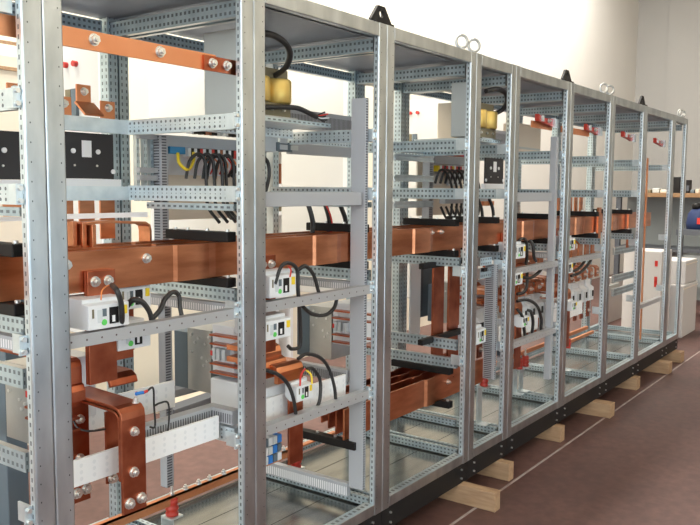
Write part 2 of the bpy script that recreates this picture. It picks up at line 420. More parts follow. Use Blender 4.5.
# front crossbars
for i, z, in ((1, .968), (2, .972), (2, .52), (5, .93), (5, .50), (6, .93), (8, .43)):
    a, b = JX[i], JX[i + 1]
    MB().box(a + .072, b - .072, .022, .034, z, z + .036, 'grey_rail', {'-y': 'rail_slots'}).box(a + .072, b - .072, .034, .06, z + .032, z + .036, 'grey_rail').build('front_crossbar', CABS[i])

# doors standing open at the back
for i, z0, y1 in ((1, .80, 1.13), (2, .80, 1.50), (3, .80, 1.28), (5, .62, 1.40)):
    j = JX[i + 1]
    d = MB().box(j - .012, j + .012, D + .03, y1, z0, 2.05, 'door_white').build('rear_door', CABS[i], .004, 'open cream door')
    MB().box(j - .02, j + .02, D + .02, D + .05, z0, 2.05, 'white_light').build('door_edge', d).matrix_parent_inverse = Matrix()
    if i in (1, 5):
        for y in (.965, 1.03, 1.09)[:3 if i == 1 else 0] if i == 1 else (1.12, 1.18):
            MB().cyl((j - .012, y, 1.91 if i == 1 else 1.96), (j - .03, y, 1.91 if i == 1 else 1.96), .012, 'red', 14).build('pilot_lamp', d).matrix_parent_inverse = Matrix()
        y = 1.0 if i == 1 else 1.17
        MB().box(j - .02, j - .012, y, y + .035, 1.70, 1.81, 'core').box(j - .026, j - .012, y - .045, y - .012, 1.68, 1.81, 'slate').build('door_handle', d).matrix_parent_inverse = Matrix()

# ------------------------------------------------------------------ main busbars
def joggled(y, xs, s=-.009):
    p = [(-1.3, y)]; yy = y
    for x in xs:
        p += [(x, yy), (x + .011, yy + s)]; p += [(x + .15, yy + s), (x + .19, yy)]
    p += [(6.1, y)]; return p
nm = ['foremost main copper busbar, widest face towards the open front', 'second main copper busbar, just behind the foremost', 'third main copper busbar counted from the open front', 'fourth main copper busbar counted from the open front', 'fifth main copper busbar counted from the open front', 'rearmost main copper busbar, farthest from the open front']
for k, y in enumerate((.13, .15, .235, .255, .34, .36)):
    o = MB().strip(joggled(y, (.535, 1.265, 2.03, 3.3, 4.2, 5.0) if k % 2 == 0 else ()), 'Z', 1.105, 1.225, .008, 'copper').build('main_busbar')
    tag(o, nm[k], 'busbar', 'main busbars along the row')
    if k == 0:
        for x in (.135, .423): bolt(o, (x, .126, 1.19), .013)
        for x in (2.2, 2.3, 2.62): bolt(o, (x, .126, 1.2), .01)
# busbar holders (black comb blocks) on the rails
def holder(x, z0, z1, label, y0=.07, y1=.385, group='busbar holders'):
    t = empty('busbar_holder', (x, y0, z0), label, 'busbar holder', group)
    MB().box(x - .022, x + .022, y0, y1, z0, z1, 'black').build('comb_block', t, .003)
    for y in (y0 + .02, y0 + .12, y0 + .22, y1 - .03):
        MB().cyl((x, y, z1), (x, y, z1 + .008), .008, 'bolt', 6).build('clamp_bolt', t)
HJ = {1: 'first', 2: 'second', 3: 'third', 4: 'fourth', 5: 'fifth', 6: 'sixth', 7: 'seventh', 8: 'eighth'}
for j in HJ:
    holder(JX[j] - .04, 1.227, 1.262, 'black comb block above the busbars behind the %s upright from the left' % HJ[j])
    holder(JX[j] - .04, 1.07, 1.103, 'black comb block under the busbars behind the %s upright from the left' % HJ[j])

# upper copper strip, splice and stand-offs
o = MB().box(-.9, .66, .05, .058, 1.792, 1.845, 'copper_matt').build('neutral_strip')
tag(o, 'long flat copper strip near the top of the nearest cabinet', 'busbar')
for x in (.19, .425): bolt(o, (x, .05, 1.822), .014)
o = MB().box(.60, .87, .042, .05, 1.79, 1.838, 'copper_dark').build('neutral_strip')
tag(o, 'short dark copper splice passing behind the second upright near the top', 'busbar')
for x in (.635, .70, .845): bolt(o, (x, .042, 1.815), .013)
def standoff(j, z, label):
    t = empty('insulated_standoff', (j - .05, .05, z), label, 'insulator', 'red stand-offs high on the posts')
    MB().box(j - .18, j - .065, .05, .056, z - .03, z + .026, 'zinc').box(j - .18, j - .168, .03, .05, z - .03, z + .026, 'zinc').build('bracket', t)
    MB().prism([(j - .40, z - .006), (j - .40, z + .034), (j - .37, z + .024), (j - .29, z + .016), (j - .22, z + .02), (j - .18, z + .018), (j - .18, z - .03), (j - .22, z - .022), (j - .29, z - .016), (j - .37, z - .008)], 'Y', .045, .07, 'red_insulator').build('insulator', t)
    MB().box(j - .36, j - .325, .04, .045, z - .008, z + .03, 'zinc').build('end_plate', t)
    bolt(t, (j - .26, .04, z + .002), .011)
for j, lab in ((6, 'in the fifth cabinet from the left'), (7, 'in the sixth cabinet from the left'), (8, 'in the seventh cabinet from the left'), (9, 'in the eighth cabinet from the left')):
    standoff(JX[j], 1.835, 'red stand-off with zinc bracket on the upper post ' + lab)
t = empty('insulated_standoff', (-.1, .05, 1.85), 'zinc stand-off plate with red oval slots, cut by the left edge of the photo', 'insulator', 'red stand-offs high on the posts')
MB().box(-.3, -.065, .03, .036, 1.845, 1.925, 'zinc').build('bracket', t)
for z in (1.902, 1.867): MB().box(-.16, -.115, .026, .03, z - .006, z + .006, 'red').build('insulator', t, .005)
bolt(t, (-.135, .03, 1.884), .011)
for a, b, lab in ((3.30, 3.62, 'fifth'), (3.78, 4.3, 'sixth')):
    o = MB().box(a, b, .08, .088, 1.79, 1.83, 'copper_matt').build('neutral_strip'); tag(o, 'flat copper strip near the top of the %s cabinet, behind a red stand-off' % lab, 'busbar')

# ------------------------------------------------------------------ feeder equipment
def ct(name_label, x, y, z, w=.145, d=.16, h=.085, group='white current transformers'):
    """white current transformer slipped over a copper dropper: front face on Y=y, lower left corner x, z"""
    t = empty('current_transformer', (x, y, z), name_label, 'current transformer', group)
    MB().prism([(y, z), (y, z + h * .82), (y + .028, z + h * .86), (y + .028, z + h), (y + d, z + h), (y + d, z + h * .2), (y + d * .62, z)], 'X', x, x + w, 'white').build('housing', t, .003)
    MB().box(x + .03, x + .046, y - .0015, y, z + h * .22, z + h * .66, 'lightgrey').build('rating_plate', t)
    MB().box(x + .012, x + .018, y - .0015, y, z + h * .4, z + h * .7, 'core').build('printed_marking', t)
    MB().box(x + w * .50, x + w * .72, y - .002, y, z + h * .14, z + h * .7, 'black').build('display', t)
    MB().box(x + w * .56, x + w * .63, y - .003, y - .002, z + h * .2, z + h * .42, 'white_light').build('display_figure', t)
    MB().box(x + w * .33, x + w * .43, y - .0015, y, z + h * .42, z + h * .68, 'slate').build('window_slot', t)
    MB().cyl((x + w * .37, y, z + h * .22), (x + w * .37, y - .002, z + h * .22), .009, 'green', 12).build('green_led', t)
    MB().box(x + w * .82, x + w * .93, y - .004, y, z + h * .42, z + h * .72, 'yellow').build('yellow_button', t)
    return t

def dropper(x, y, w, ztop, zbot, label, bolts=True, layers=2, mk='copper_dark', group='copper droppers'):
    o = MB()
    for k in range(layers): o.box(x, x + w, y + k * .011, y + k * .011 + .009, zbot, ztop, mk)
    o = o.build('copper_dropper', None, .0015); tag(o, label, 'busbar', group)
    if bolts:
        for t in (.25, .72): bolt(o, (x + w * t, y, ztop - .032), .013)
    return o

def flat(x, w, z, y0, y1, label, th=.008, mk='copper_dark', drop=None):
    """horizontal copper flat running front to back with its front end bent down"""
    p = [(y1, z), (y0 + .02, z), (y0 + .006, z - .006), (y0, z - .02), (y0, z - (drop or .06))]
    return tag(MB().strip(p, 'X', x, x + w, th, mk).build('copper_flat', None, .001), label, 'busbar', 'bent copper flats')

def breaker(x, label, w=.2, z0=.665, z1=.87, y0=.31):
    t = empty('circuit_breaker', (x, y0, z0), label, 'circuit breaker', 'white circuit breakers')
    MB().box(x, x + w, y0, y0 + .12, z0, z1, 'white').build('case', t, .004)
    MB().box(x - .004, x + w, y0 + .125, y0 + .26, z0 - .08, z1 - .03, 'sheet').build('mounting_plate', t, label='galvanised plate punched with holes')
    MB().box(x - .004, x + w, y0 + .262, y0 + .34, z0 - .08, z1 - .05, 'slate').build('rear_cover', t)
    pts = [(.15, .05), (.18, .06), (.24, .08), (.16, .12), (.14, .15), (.24, .15), (.22, .12), (.17, .03), (.2, .14)]
    for a, b in pts:
        y = y0 + .125 + (a - .13) * 1.0; z = z0 + b
        MB().cyl((x - .004, y, z), (x - .009, y, z), .006, 'bolt', 8).build('plate_screw', t)
    for k, z in enumerate((z0 + .015, z0 + .05, z0 + .13, z0 + .165)):
        MB().box(x - .035, x - .001, y0 - .14, y0 + .1, z, z + .007, 'copper_dark').build('terminal_blade', t)
    for y in (y0 + .02, y0 + .05, y0 + .075):
        MB().box(x - .03, x, y, y + .018, z0 + .07, z0 + .115, 'lightgrey').build('terminal_screw', t)
    MB().box(x - .031, x - .0, y0 + .088, y0 + .1, z0 + .085, z0 + .105, 'red').build('red_marker', t)
    return t

def bent_out(x, y, w, ztop, zbot, depth, label, mk='copper_dark'):
    """copper outlet strap: comes forward flat, rolls over its edge and hangs down in front"""
    p = [(y + depth, ztop + .012), (y + .03, ztop), (y + .014, ztop - .005), (y + .003, ztop - .016), (y, ztop - .034), (y, zbot)]
    o = MB().strip(p, 'X', x, x + w, .010, mk)
    o.strip([(q[0] + .014, q[1] - .013) for q in p[:-1]] + [(y + .014, zbot + .1)], 'X', x + .003, x + w - .003, .008, mk)
    o = tag(o.build('copper_outlet_strap', None, .0015), label, 'busbar', 'copper outlet straps')
    bolt(o, (x + w * .5, y - .005, ztop - .075), .012); bolt(o, (x + w * .45, y - .005, ztop - .20), .013)
    bolt(o, (x + w * .25, y - .005, zbot + .032), .014); bolt(o, (x + w * .75, y - .005, zbot + .036), .014)
    bolt(o, (x + w * .82, y + .02, ztop + .002), .009, 'Z', 1)
    return o

def insulator(x, y, label, z0=.06, h=.055):
    t = empty('red_insulator', (x, y, z0), label, 'insulator', 'red floor insulators')
    MB().lathe((x, y, z0), [(.024, 0), (.026, .01), (.02, .016), (.026, .024), (.026, .034), (.02, .04), (.024, .048), (.022, h)], 'red_insulator').build('ribbed_body', t)
    MB().box(x - .03, x + .03, y - .03, y + .03, z0 - .008, z0 - .0005, 'zinc').box(x - .03, x + .03, y + .024, y + .03, .061, z0 - .008, 'zinc').box(x - .03, x + .03, y - .03, y + .03, .061, .066, 'zinc').build('foot_bracket', t)
    MB().cyl((x, y, z0 + h), (x, y, z0 + h + .045), .006, 'bolt', 8).cyl((x, y, z0 + h + .01), (x, y, z0 + h + .02), .012, 'bolt', 6).build('stud', t)
    return t

def whiteboard(x0, x1, y, z0, z1, label):
    return tag(MB().box(x0, x1, y, y + .012, z0, z1, 'white_light', {'-y': 'white_dots'}).build('insulating_board', None, .001), label, 'insulating board', 'white drilled boards')

W = {1: 'nearest', 2: 'second', 5: 'fifth', 6: 'sixth', 4: 'fourth'}
# ---- nearest cabinet
dropper(.19, .104, .098, 1.168, .83, 'copper dropper in the nearest cabinet bolted to the foremost busbar by two bolts')
ct('white current transformer in the nearest cabinet, foremost and largest, wire curling from its top', .13, .02, 1.01, .14, .15)
dropper(.345, .21, .09, 1.10, .86, 'short copper dropper in the nearest cabinet behind the foremost one', False)
ct('white current transformer in the nearest cabinet, set back to the right under the busbar', .335, .15, 1.03, .125, .12, .085)
dropper(.42, .30, .09, 1.10, .86, 'third copper dropper in the nearest cabinet, farthest back', False)
ct('white current transformer in the nearest cabinet, lowest, half hidden by the crossbar', .29, .10, .915, .125, .13, .085)
flat(.112, .074, .905, .14, .45, 'upper copper flat left of the big dropper in the nearest cabinet', drop=.075)
flat(.112, .074, .835, .125, .45, 'lower copper flat left of the big dropper in the nearest cabinet', drop=.05)
tag(MB().strip([(.45, .80), (.30, .80), (.27, .797), (.252, .785), (.245, .765)], 'X', .365, .475, .014, 'copper_dark').build('copper_flat', None, .004), 'rounded copper flat right of the big dropper in the nearest cabinet', 'busbar', 'bent copper flats')
bent_out(.247, .04, .088, .755, .43, .36, 'foremost copper outlet strap in the nearest cabinet, in front of the white board')
bent_out(.205, .235, .068, .77, .43, .25, 'copper outlet strap behind the white board, beside the nearest upright')
tag(MB().box(.28, .36, .155, .163, .49, .72, 'copper_dark').build('copper_outlet_strap', None, .001), 'short copper strap behind the foremost outlet strap, its bolted foot showing', 'busbar', 'copper outlet straps')
bolt(bpy.data.objects['copper_outlet_strap.002'] if 'copper_outlet_strap.002' in bpy.data.objects else None, (.30, .155, .505), .014)
whiteboard(.06, .72, .11, .535, .615, 'front white drilled board crossing the nearest cabinet low down')
whiteboard(.2, .74, .36, .60, .70, 'rear white drilled board crossing the nearest cabinet behind the copper straps')
# duct along the back of the nearest cabinet, turning at the second upright
o = MB().box(.40, .74, .16, .20, .585, .635, 'duct', {'-y': 'duct_slots'}).box(.735, .775, .06, .20, .585, .635, 'duct', {'-x': 'duct_slots'}).build('cable_duct')
tag(o, 'grey slotted cable duct turning a corner behind the second upright, above a white board', 'cable duct')
o = MB().box(.735, .775, .05, .30, .52, .575, 'zinc', {'-x': 'perf'}).build('side_rail', CABS[1])
# terminal block at the end of that duct
t = empty('terminal_block', (.70, .12, .545), 'cream terminal block under the grey duct corner behind the second upright', 'terminal block')
for k in range(5): MB().box(.60 + k * .024, .622 + k * .024, .12, .16, .53, .575, ('white_light', 'cream', 'yellow', 'cream', 'white_light')[k]).build('terminal', t, .002)
tag(MB().box(1.505, 1.534, .125, .60, .065, .125, 'duct', {'-x': 'duct_slots_light'}).build('cable_duct', None, .002), 'grey slotted duct lying along the floor rail of the second cabinet', 'cable duct', 'grey cable ducts')
tag(MB().box(.868, .905, .56, .60, .2, 1.02, 'duct', {'-y': 'duct_slots', '-x': 'duct'}).build('cable_duct', None, .002), 'upright grey slotted duct behind the second upright, below the busbars', 'cable duct', 'grey cable ducts')
tag(MB().box(1.505, 1.54, .13, .62, .575, .63, 'duct', {'-x': 'duct_slots'}).build('cable_duct', None, .002), 'grey slotted duct running back at mid height on the right side of the second cabinet', 'cable duct', 'grey cable ducts')
# earth bar and insulators along the floor of the row
o = MB().box(-.75, 1.52, .43, .455, .218, .226, 'copper_matt').box(-.75, 1.52, .43, .436, .190, .226, 'copper_matt').build('earth_bar')
tag(o, 'copper earth bar running low along the nearest two cabinets', 'busbar')
for x in (.86, .93, .99, 1.07, 1.45): bolt(o, (x, .443, .226), .01, 'Z', 1)
insulator(.79, .443, 'red insulator on the floor rail under the earth bar behind the second upright', .145, .07)
insulator(1.585, .48, 'red insulator on the floor rail under the earth bar of the second cabinet', .10, .085)
o = MB().box(1.5, 1.9, .475, .50, .187, .195, 'copper_matt').build('earth_bar'); tag(o, 'short copper earth bar length above the red insulator in the second cabinet', 'busbar')

# ---- rear part of nearest cabinet: black plate, copper links above busbar
def plate(x0, x1, z0, z1, y, label):
    t = empty('insulating_plate', (x0, y, z0), label, 'insulating plate', 'black insulating plates')
    MB().box(x0, x1, y, y + .01, z0, z1, 'black_plate').build('sheet', t, .001)
    cx = (x0 + x1) / 2; cz = (z0 + z1) / 2
    MB().box(cx - .018, cx + .022, y - .002, y, cz - .005, cz + .055, 'white_light').build('paper_label', t)
    for dx, dz in ((-.055, .016), (.05, .016), (-.115, -.055), (.115, -.055)):
        MB().cyl((cx + dx, y, cz + dz), (cx + dx, y - .005, cz + dz), .009, 'white_light', 14).build('screw_cap', t)
    for dx, dz in ((-.05, -.035), (.045, -.035)):
        MB().cyl((cx + dx, y, cz + dz), (cx + dx, y - .003, cz + dz), .004, 'bolt', 10).build('small_screw', t)
    MB().box(x0 - .01, x1 + .03, y - .004, y + .02, z0 - .028, z0 - .001, 'white').build('bottom_ledge', t)
    return t
plate(.445, .685, 1.443, 1.608, .62, 'black insulating plate with white label in the nearest cabinet, between two shelf rails')
plate(.08, .315, 1.436, 1.596, .62, 'black insulating plate with white label, left of the nearest upright')
def small_plate(x, z, y, label, w=.06, h=.065):
    o = MB().box(x, x + w, y, y + .008, z, z + h, 'copper_matt').build('copper_tab', None, .001); bolt(o, (x + w / 2, y, z + h * .62), .012)
    return tag(o, label, 'copper tab', 'copper tabs on the upper shelf rail')
small_plate(.45, 1.665, .622, 'copper tab with bolt on the upper shelf rail right beside the nearest upright')
o = small_plate(.56, 1.72, .66, 'raised copper tab on the upper shelf rail with a sloping foot')
MB().strip([(.66, 1.72), (.60, 1.672)], 'X', .55, .63, .008, 'copper_matt').build('sloping_foot', o)
small_plate(.635, 1.665, .622, 'lower copper tab with bolt beside the rear post of the nearest cabinet', .062)
small_plate(.268, 1.70, .622, 'copper tab with bolt left of the nearest upright', .055, .055)
for k, (a, b, lab) in enumerate(((.462, .51, 'left'), (.535, .60, 'middle'), (.625, .69, 'right'))):
    tag(MB().box(a, b, .625, .633, 1.22, 1.40, 'copper').build('copper_link', None, .001), '%s of three upright copper links under the lower shelf rail of the nearest cabinet' % lab, 'busbar', 'three copper links')
o = MB().box(.31, .655, .395, .41, 1.308, 1.325, 'white_light').build('insulating_strip'); tag(o, 'thin white strip bridging the copper links above the busbars in the nearest cabinet', 'insulating strip')
for k, dx in enumerate((0, .02, .04)):
    tag(MB().box(.315 + dx * 1.1, .33 + dx * 1.1, .35 - dx, .42 - dx, 1.205, 1.303 - k * .006, 'copper').build('copper_riser', None, .001), ['rear', 'middle', 'front'][k] + ' copper riser of the stack beside the nearest upright above the busbars', 'busbar', 'copper risers')
p = [(.36, 1.295), (.45, 1.298), (.55, 1.292), (.60, 1.29), (.618, 1.28), (.622, 1.26), (.622, 1.2)]
o = MB().strip(p, 'Y', .34, .40, .009, 'copper'); 
tag(o.build('copper_bridge', None, .001), 'bent copper bridge standing on the busbars in the nearest cabinet', 'busbar')
tag(MB().box(.17, .232, .5, .508, 1.318, 1.372, 'copper').build('copper_link', None, .001), 'upright copper link left of the nearest upright above the busbars', 'busbar', 'three copper links')
tag(MB().box(.0, .225, .485, .497, 1.303, 1.316, 'white_light').build('insulating_strip'), 'thin white strip left of the nearest upright above the busbars', 'insulating strip')

# ---- instrument wiring plates on the rear of cabinets (second, third..)
def ducth(x0, x1, y, z0, z1, label, slots='duct', d=.04, parent=None):
    return tag(MB().box(x0, x1, y, y + d, z0, z1, 'duct', {'-y': slots}).build('cable_duct', None, .002), label, 'cable duct', 'grey cable ducts')
def ductv(x0, x1, y, z0, z1, label, fm, d=.05):
    return tag(MB().box(x0, x1, y, y + d, z0, z1, 'duct', fm).build('cable_duct', None, .002), label, 'cable duct', 'grey cable ducts')
ducth(.915, 1.45, .60, 1.576, 1.622, 'grey duct above the terminal strip seen through the nearest cabinet')
ducth(1.67, 2.25, .60, 1.70, 1.79, 'grey slotted duct high at the back of the third cabinet', 'duct_slots')
ducth(1.70, 2.25, .60, 1.578, 1.628, 'grey horizontal duct at the back of the third cabinet, upper one')
ducth(1.70, 2.25, .60, 1.387, 1.421, 'grey horizontal duct at the back of the third cabinet, lower one')
ducth(.895, 1.495, .05, 1.346, 1.40, 'long plain grey duct across the middle of the second cabinet')
ductv(1.512, 1.534, .045, .11, 1.79, 'tall grey duct standing beside the right post of the second cabinet', {'-y': 'duct_slots'}, .075)
ductv(.88, .915, .58, 1.1, 1.62, 'upright grey slotted duct beside the blue terminals', {'-y': 'duct_slots', '-x': 'duct_slots'}, .05)
ducth(1.33, 1.53, .47, 1.69, 1.77, 'grey slotted duct behind the brass coil of the second cabinet', 'duct_slots')
MB().box(1.56, 1.60, .60, .64, 1.1, 1.98, 'galv', {'-y': 'post_multi'}).build('rear_shelf_rail', CABS[2])
t = empty('terminal_strip', (.93, .58, 1.55), 'row of blue, white, black and red terminals seen through the nearest cabinet', 'terminal strip')
MB().box(.93, 1.01, .585, .62, 1.548, 1.576, 'blue').build('blue_terminals', t)
cols = ['white', 'black', 'white_light', 'black', 'red', 'white', 'black', 'lightgrey', 'red', 'black', 'white_light', 'brown']
for k in range(24):
    x = 1.03 + k * .0165
    MB().box(x, x + .0135, .588, .62, 1.54, 1.574, cols[k % 12]).build('terminal', t)
    if k % 2: MB().box(x, x + .0135, .588, .62, 1.634, 1.655, cols[(k * 5) % 12]).build('terminal', t)
for k in range(12):
    x = 1.12 + k * .027; cable('control_wire', [(x, .59, 1.54), (x + .006, .57, 1.51), (x - .004, .58, 1.47)], .004, 'short %s wire under the terminal strip seen through the nearest cabinet' % ('red' if k % 2 else 'orange'), 'short coloured wires under the terminal strip', 'red' if k % 2 else 'orange')
for x0, x1, z0, z1, mk, lab in ((.915, 1.5, 1.465, 1.565, 'white', 'white mounting panel behind the wire loops seen through the nearest cabinet'), (.915, 1.5, 1.28, 1.465, 'cream', 'cream lower panel behind the wire loops seen through the nearest cabinet')):
    tag(MB().box(x0, x1, .66, .67, z0, z1, mk).build('mounting_panel'), lab, 'panel')
cable('earth_wire', [(.965, .58, 1.55), (.955, .56, 1.51), (.99, .55, 1.485), (1.03, .56, 1.52), (1.05, .58, 1.555)], .007, 'yellow wire looping beside the blue terminals', mk='yellow')
for k in range(9):
    x = 1.0 + k * .038 + (.03 if k > 4 else 0); y = .55 - .008 * (k % 3)
    top = 1.55 if k < 5 else 1.505
    cable('control_cable', [(x - .02, y, 1.45), (x, y, top - .03), (x + .03, y - .02, top), (x + .055, y - .03, top - .03), (x + .062, y - .03, 1.44), (x + .05, y - .05, 1.34), (x + .045, y - .12, 1.275)] if k < 5 else
          [(x, y + .02, 1.46), (x + .01, y, 1.49), (x + .035, y - .01, top), (x + .06, y - .02, 1.47), (x + .065, y - .02, 1.38), (x + .03, y - .02, 1.30), (x - .02, y - .02, 1.285), (x - .06, y - .02, 1.32)],
          .007, 'black cable loop in the bundle hanging from the terminal strip, seen through the nearest cabinet', 'black cable loops under the terminal strip')
# small black and yellow devices left of the duct
t = empty('din_rail_rack', (.82, .6, 1.42), 'grey rail rack beside the rear post, left of the blue terminals', 'rack')
for x in (.80, .835, .868): MB().box(x - .008, x + .008, .62, .64, 1.36, 1.62, 'galv', {'-y': 'post_multi'}).build('upright', t)
for z in (1.44, 1.47, 1.6): MB().box(.79, .90, .60, .62, z, z + .02, 'duct').build('crosspiece', t)

# ---- second cabinet, upper compartment
def coil(x, y, z, label):
    t = empty('coil_transformer', (x, y, z), label, 'transformer', 'brass coloured coil transformers')
    for k in range(2):
        MB().lathe((x + .045 + k * .126, y + .07, z + .055), [(.056, 0), (.062, .006), (.062, .09), (.056, .096)], 'brass_coil', 20).build('winding', t)
    MB().box(x + .005, x + .215, y + .045, y + .095, z + .15, z + .19, 'core').box(x + .005, x + .215, y + .03, y + .11, z, z + .055, 'core').build('core', t, .003)
    for k in range(3):
        MB().cyl((x + .03 + k * .07, y + .03, z + .03), (x + .03 + k * .07, y + .022, z + .03), .007, 'bolt', 8).build('core_bolt', t)
    MB().box(x - .01, x + .22, y, y + .13, z - .006, z, 'galv').build('foot_plate', t)
    return t
coil(1.035, .2, 1.692, 'brass coil transformer on the top shelf of the second cabinet')
coil(2.64, .07, 1.692, 'brass coil transformer on the top shelf of the narrow fourth cabinet')
for x0, x1, lab in ((.95, 1.03, 'light grey steel box beside the coil on the top shelf, behind the second upright'), (2.5, 2.62, 'light grey steel box beside the coil on the top shelf, behind the fourth upright')):
    t = empty('steel_box', (x0, .1, 1.69), lab, 'box', 'grey steel boxes')
    ya, yb = (.205, .41) if x0 < 2 else (.075, .19)
    MB().box(x0, x1, ya, yb, 1.69, 2.0 if x0 < 2 else 1.97, 'boxgrey').build('case', t, .004)
    MB().box(x1 - .03, x1 - .012, ya - .002, ya, 1.74, 1.8, 'white_light').build('nameplate', t)
for x0, lab in ((.95, 'second'), (2.53, 'narrow fourth')):
    o = MB().box(x0 - .02, x0 + .50 if x0 < 2 else 2.83, .18 if x0 < 2 else .06, .42, 1.668, 1.684, 'zinc', {'-y': 'perf_one'}).build('shelf_plate', CABS[2 if x0 < 2 else 4])
MB().box(.87, 1.50, .43, .45, 1.632, 1.682, 'zinc', {'-y': 'perf'}).build('front_shelf_rail', CABS[2])
MB().box(1.67, 2.33, .60, .62, 1.63, 1.664, 'zinc', {'-y': 'perf'}).build('rear_shelf_rail', CABS[3])
P = at
cable('loop_cable', [P(262, 33, 'Y', .1), P(275, 36, 'Y', .1), P(286, 44, 'Y', .12), P(290, 55, 'Y', .14), P(286, 67, 'Y', .18), P(276, 75, 'Y', .24), P(268, 79, 'Y', .28)], .012, 'thick black cable loop above the coil in the second cabinet')
cable('loop_cable', [P(486, 91, 'Y', .085), P(497, 89, 'Y', .07), P(505, 93, 'Y', .08), P(507, 101, 'Y', .1), P(502, 110, 'Y', .14), P(491, 115, 'Y', .18)], .014, 'thick black cable loop above the coil in the narrow fourth cabinet')
o = cable('sleeved_cable', [P(264, 107, 'Y', .2), P(280, 107, 'Y', .2), P(297, 108, 'Y', .2), P(309, 113, 'Y', .2), P(317, 117, 'Y', .2)], .010, 'black sleeved cable with frayed ends in front of the coil in the second cabinet')
for k in range(6): 
    MB().tube(smooth([P(315, 116, 'Y', .2), P(320 + k % 3, 114 + k * 1.4, 'Y', .2), P(325 + (k * 3) % 5, 112 + k * 2, 'Y', .19)]), .0032, ('cable', 'red', 'cable', 'white', 'cable', 'cable')[k], 5).build('stripped_core', o)
t = empty('relay_box', P(265, 154, 'Y', .5), 'grey box with two small dark relays at the left of the second cabinet', 'relay')
a, b = P(262, 135, 'Y', .5), P(291, 153, 'Y', .5)
MB().box(a.x, a.x + (b.x - a.x) * .55, .5, .56, b.z, a.z, 'lightgrey').build('box', t, .003)
MB().box(P(276, 143, 'Y', .5).x, b.x, .49, .56, b.z + .005, P(276, 142, 'Y', .5).z, 'slate').build('relay', t, .003)
for k in range(2):
    for z in (.012, .04): MB().box(P(278, 143, 'Y', .5).x + k * .075, P(278, 143, 'Y', .5).x + k * .075 + .05, .486, .49, b.z + z, b.z + z + .022, 'lightgrey' if k == 0 else 'boxgrey').build('relay_label', t)
# cables dropping to busbar in second and fifth cabinets
for k, (x, x2) in enumerate(((309, 313), (326, 330), (341, 346))):
    cable('control_cable', [P(x - 3, 198, 'Y', .3), P(x, 207, 'Y', .28), P(x2 - 1, 218, 'Y', .27), P(x2, 228, 'Y', .27), P(x2 - 1, 234, 'Y', .26)], .011, ['left', 'middle', 'right'][k] + ' of three black cables dropping to the busbar in the second cabinet', 'three black cables in the second cabinet')
cable('control_wire', [P(326, 205, 'Y', .26), P(330, 214, 'Y', .25), P(332, 224, 'Y', .25), P(331, 233, 'Y', .25)], .004, 'thin red wire along the middle black cable in the second cabinet', mk='red')
cable('control_cable', [P(263, 157, 'Y', .45), P(268, 163, 'Y', .45), P(269, 176, 'Y', .45), P(266, 190, 'Y', .45), P(264, 196, 'Y', .45)], .009, 'black cable hanging under the relay box in the second cabinet')

# ---- feeder set of the second cabinet and its look-alikes farther on
def feeder(j, who, near):
    """near: the second cabinet with all its parts; the farther ones get the same set"""
    dropper(j + .115, .104, .10, 1.165, .80, 'copper dropper with two bolts on the foremost busbar, %s cabinet' % who)
    ct('uppermost white current transformer in the %s cabinet' % who, j + .088, .02, 1.02, .145, .15, .095)
    ct('middle white current transformer in the %s cabinet' % who, j + .06, .02, .868, .145, .15, .085)
    ct('lowest white current transformer in the %s cabinet' % who, j + .262, .04, .598, .095, .06, .075)
    for k, (x, z, y0) in enumerate(((.15, .80, .16), (.15, .755, .13), (.20, .735, .09))):
        flat(j + x, .15, z, y0, .30, ['upper', 'middle', 'lower'][k] + ' copper flat stepping forward in the %s cabinet' % who, .02, 'copper', .06)
    breaker(j + .2, 'white circuit breaker on a galvanised plate deep in the %s cabinet' % who)
    t = empty('breaker_cover', (j + .19, .14, .5), 'smooth white breaker cover low in the %s cabinet' % who, 'cover', 'smooth white covers')
    MB().box(j + .185, j + .44, .13, .43, .47, .655, 'white').build('shell', t, .008)
    MB().box(j + .27, j + .29, .132, .135, .635, .647, 'black').build('latch', t)
    whiteboard(j + .1, j + .68, .115, .525, .62, 'white drilled board behind the low crossbar of the %s cabinet' % who)
    dropper(j + .27, .085, .085, .66, .34, 'copper outlet strap hanging low in the %s cabinet' % who, True, 1, group='copper outlet straps')
    t = empty('terminal_block', (j + .165, .12, .38), 'small blue and white terminal block low in the %s cabinet' % who, 'terminal block', 'low terminal blocks')
    for k in range(4):
        for z in range(3): MB().box(j + .155 + k * .026, j + .177 + k * .026, .11, .15, .365 + z * .035, .395 + z * .035, ('lightgrey', 'brightblue', 'slate', 'white')[(k + z * 3) % 4]).build('terminal', t)
feeder(.8, 'second', True)
feeder(2.8871, 'fifth', False)
feeder(3.7, 'sixth', False)
breaker(.2, 'white circuit breaker deep in the nearest cabinet behind the copper droppers', .16)
breaker(1.8, 'white circuit breaker on a galvanised plate at the back of the third cabinet', .2)
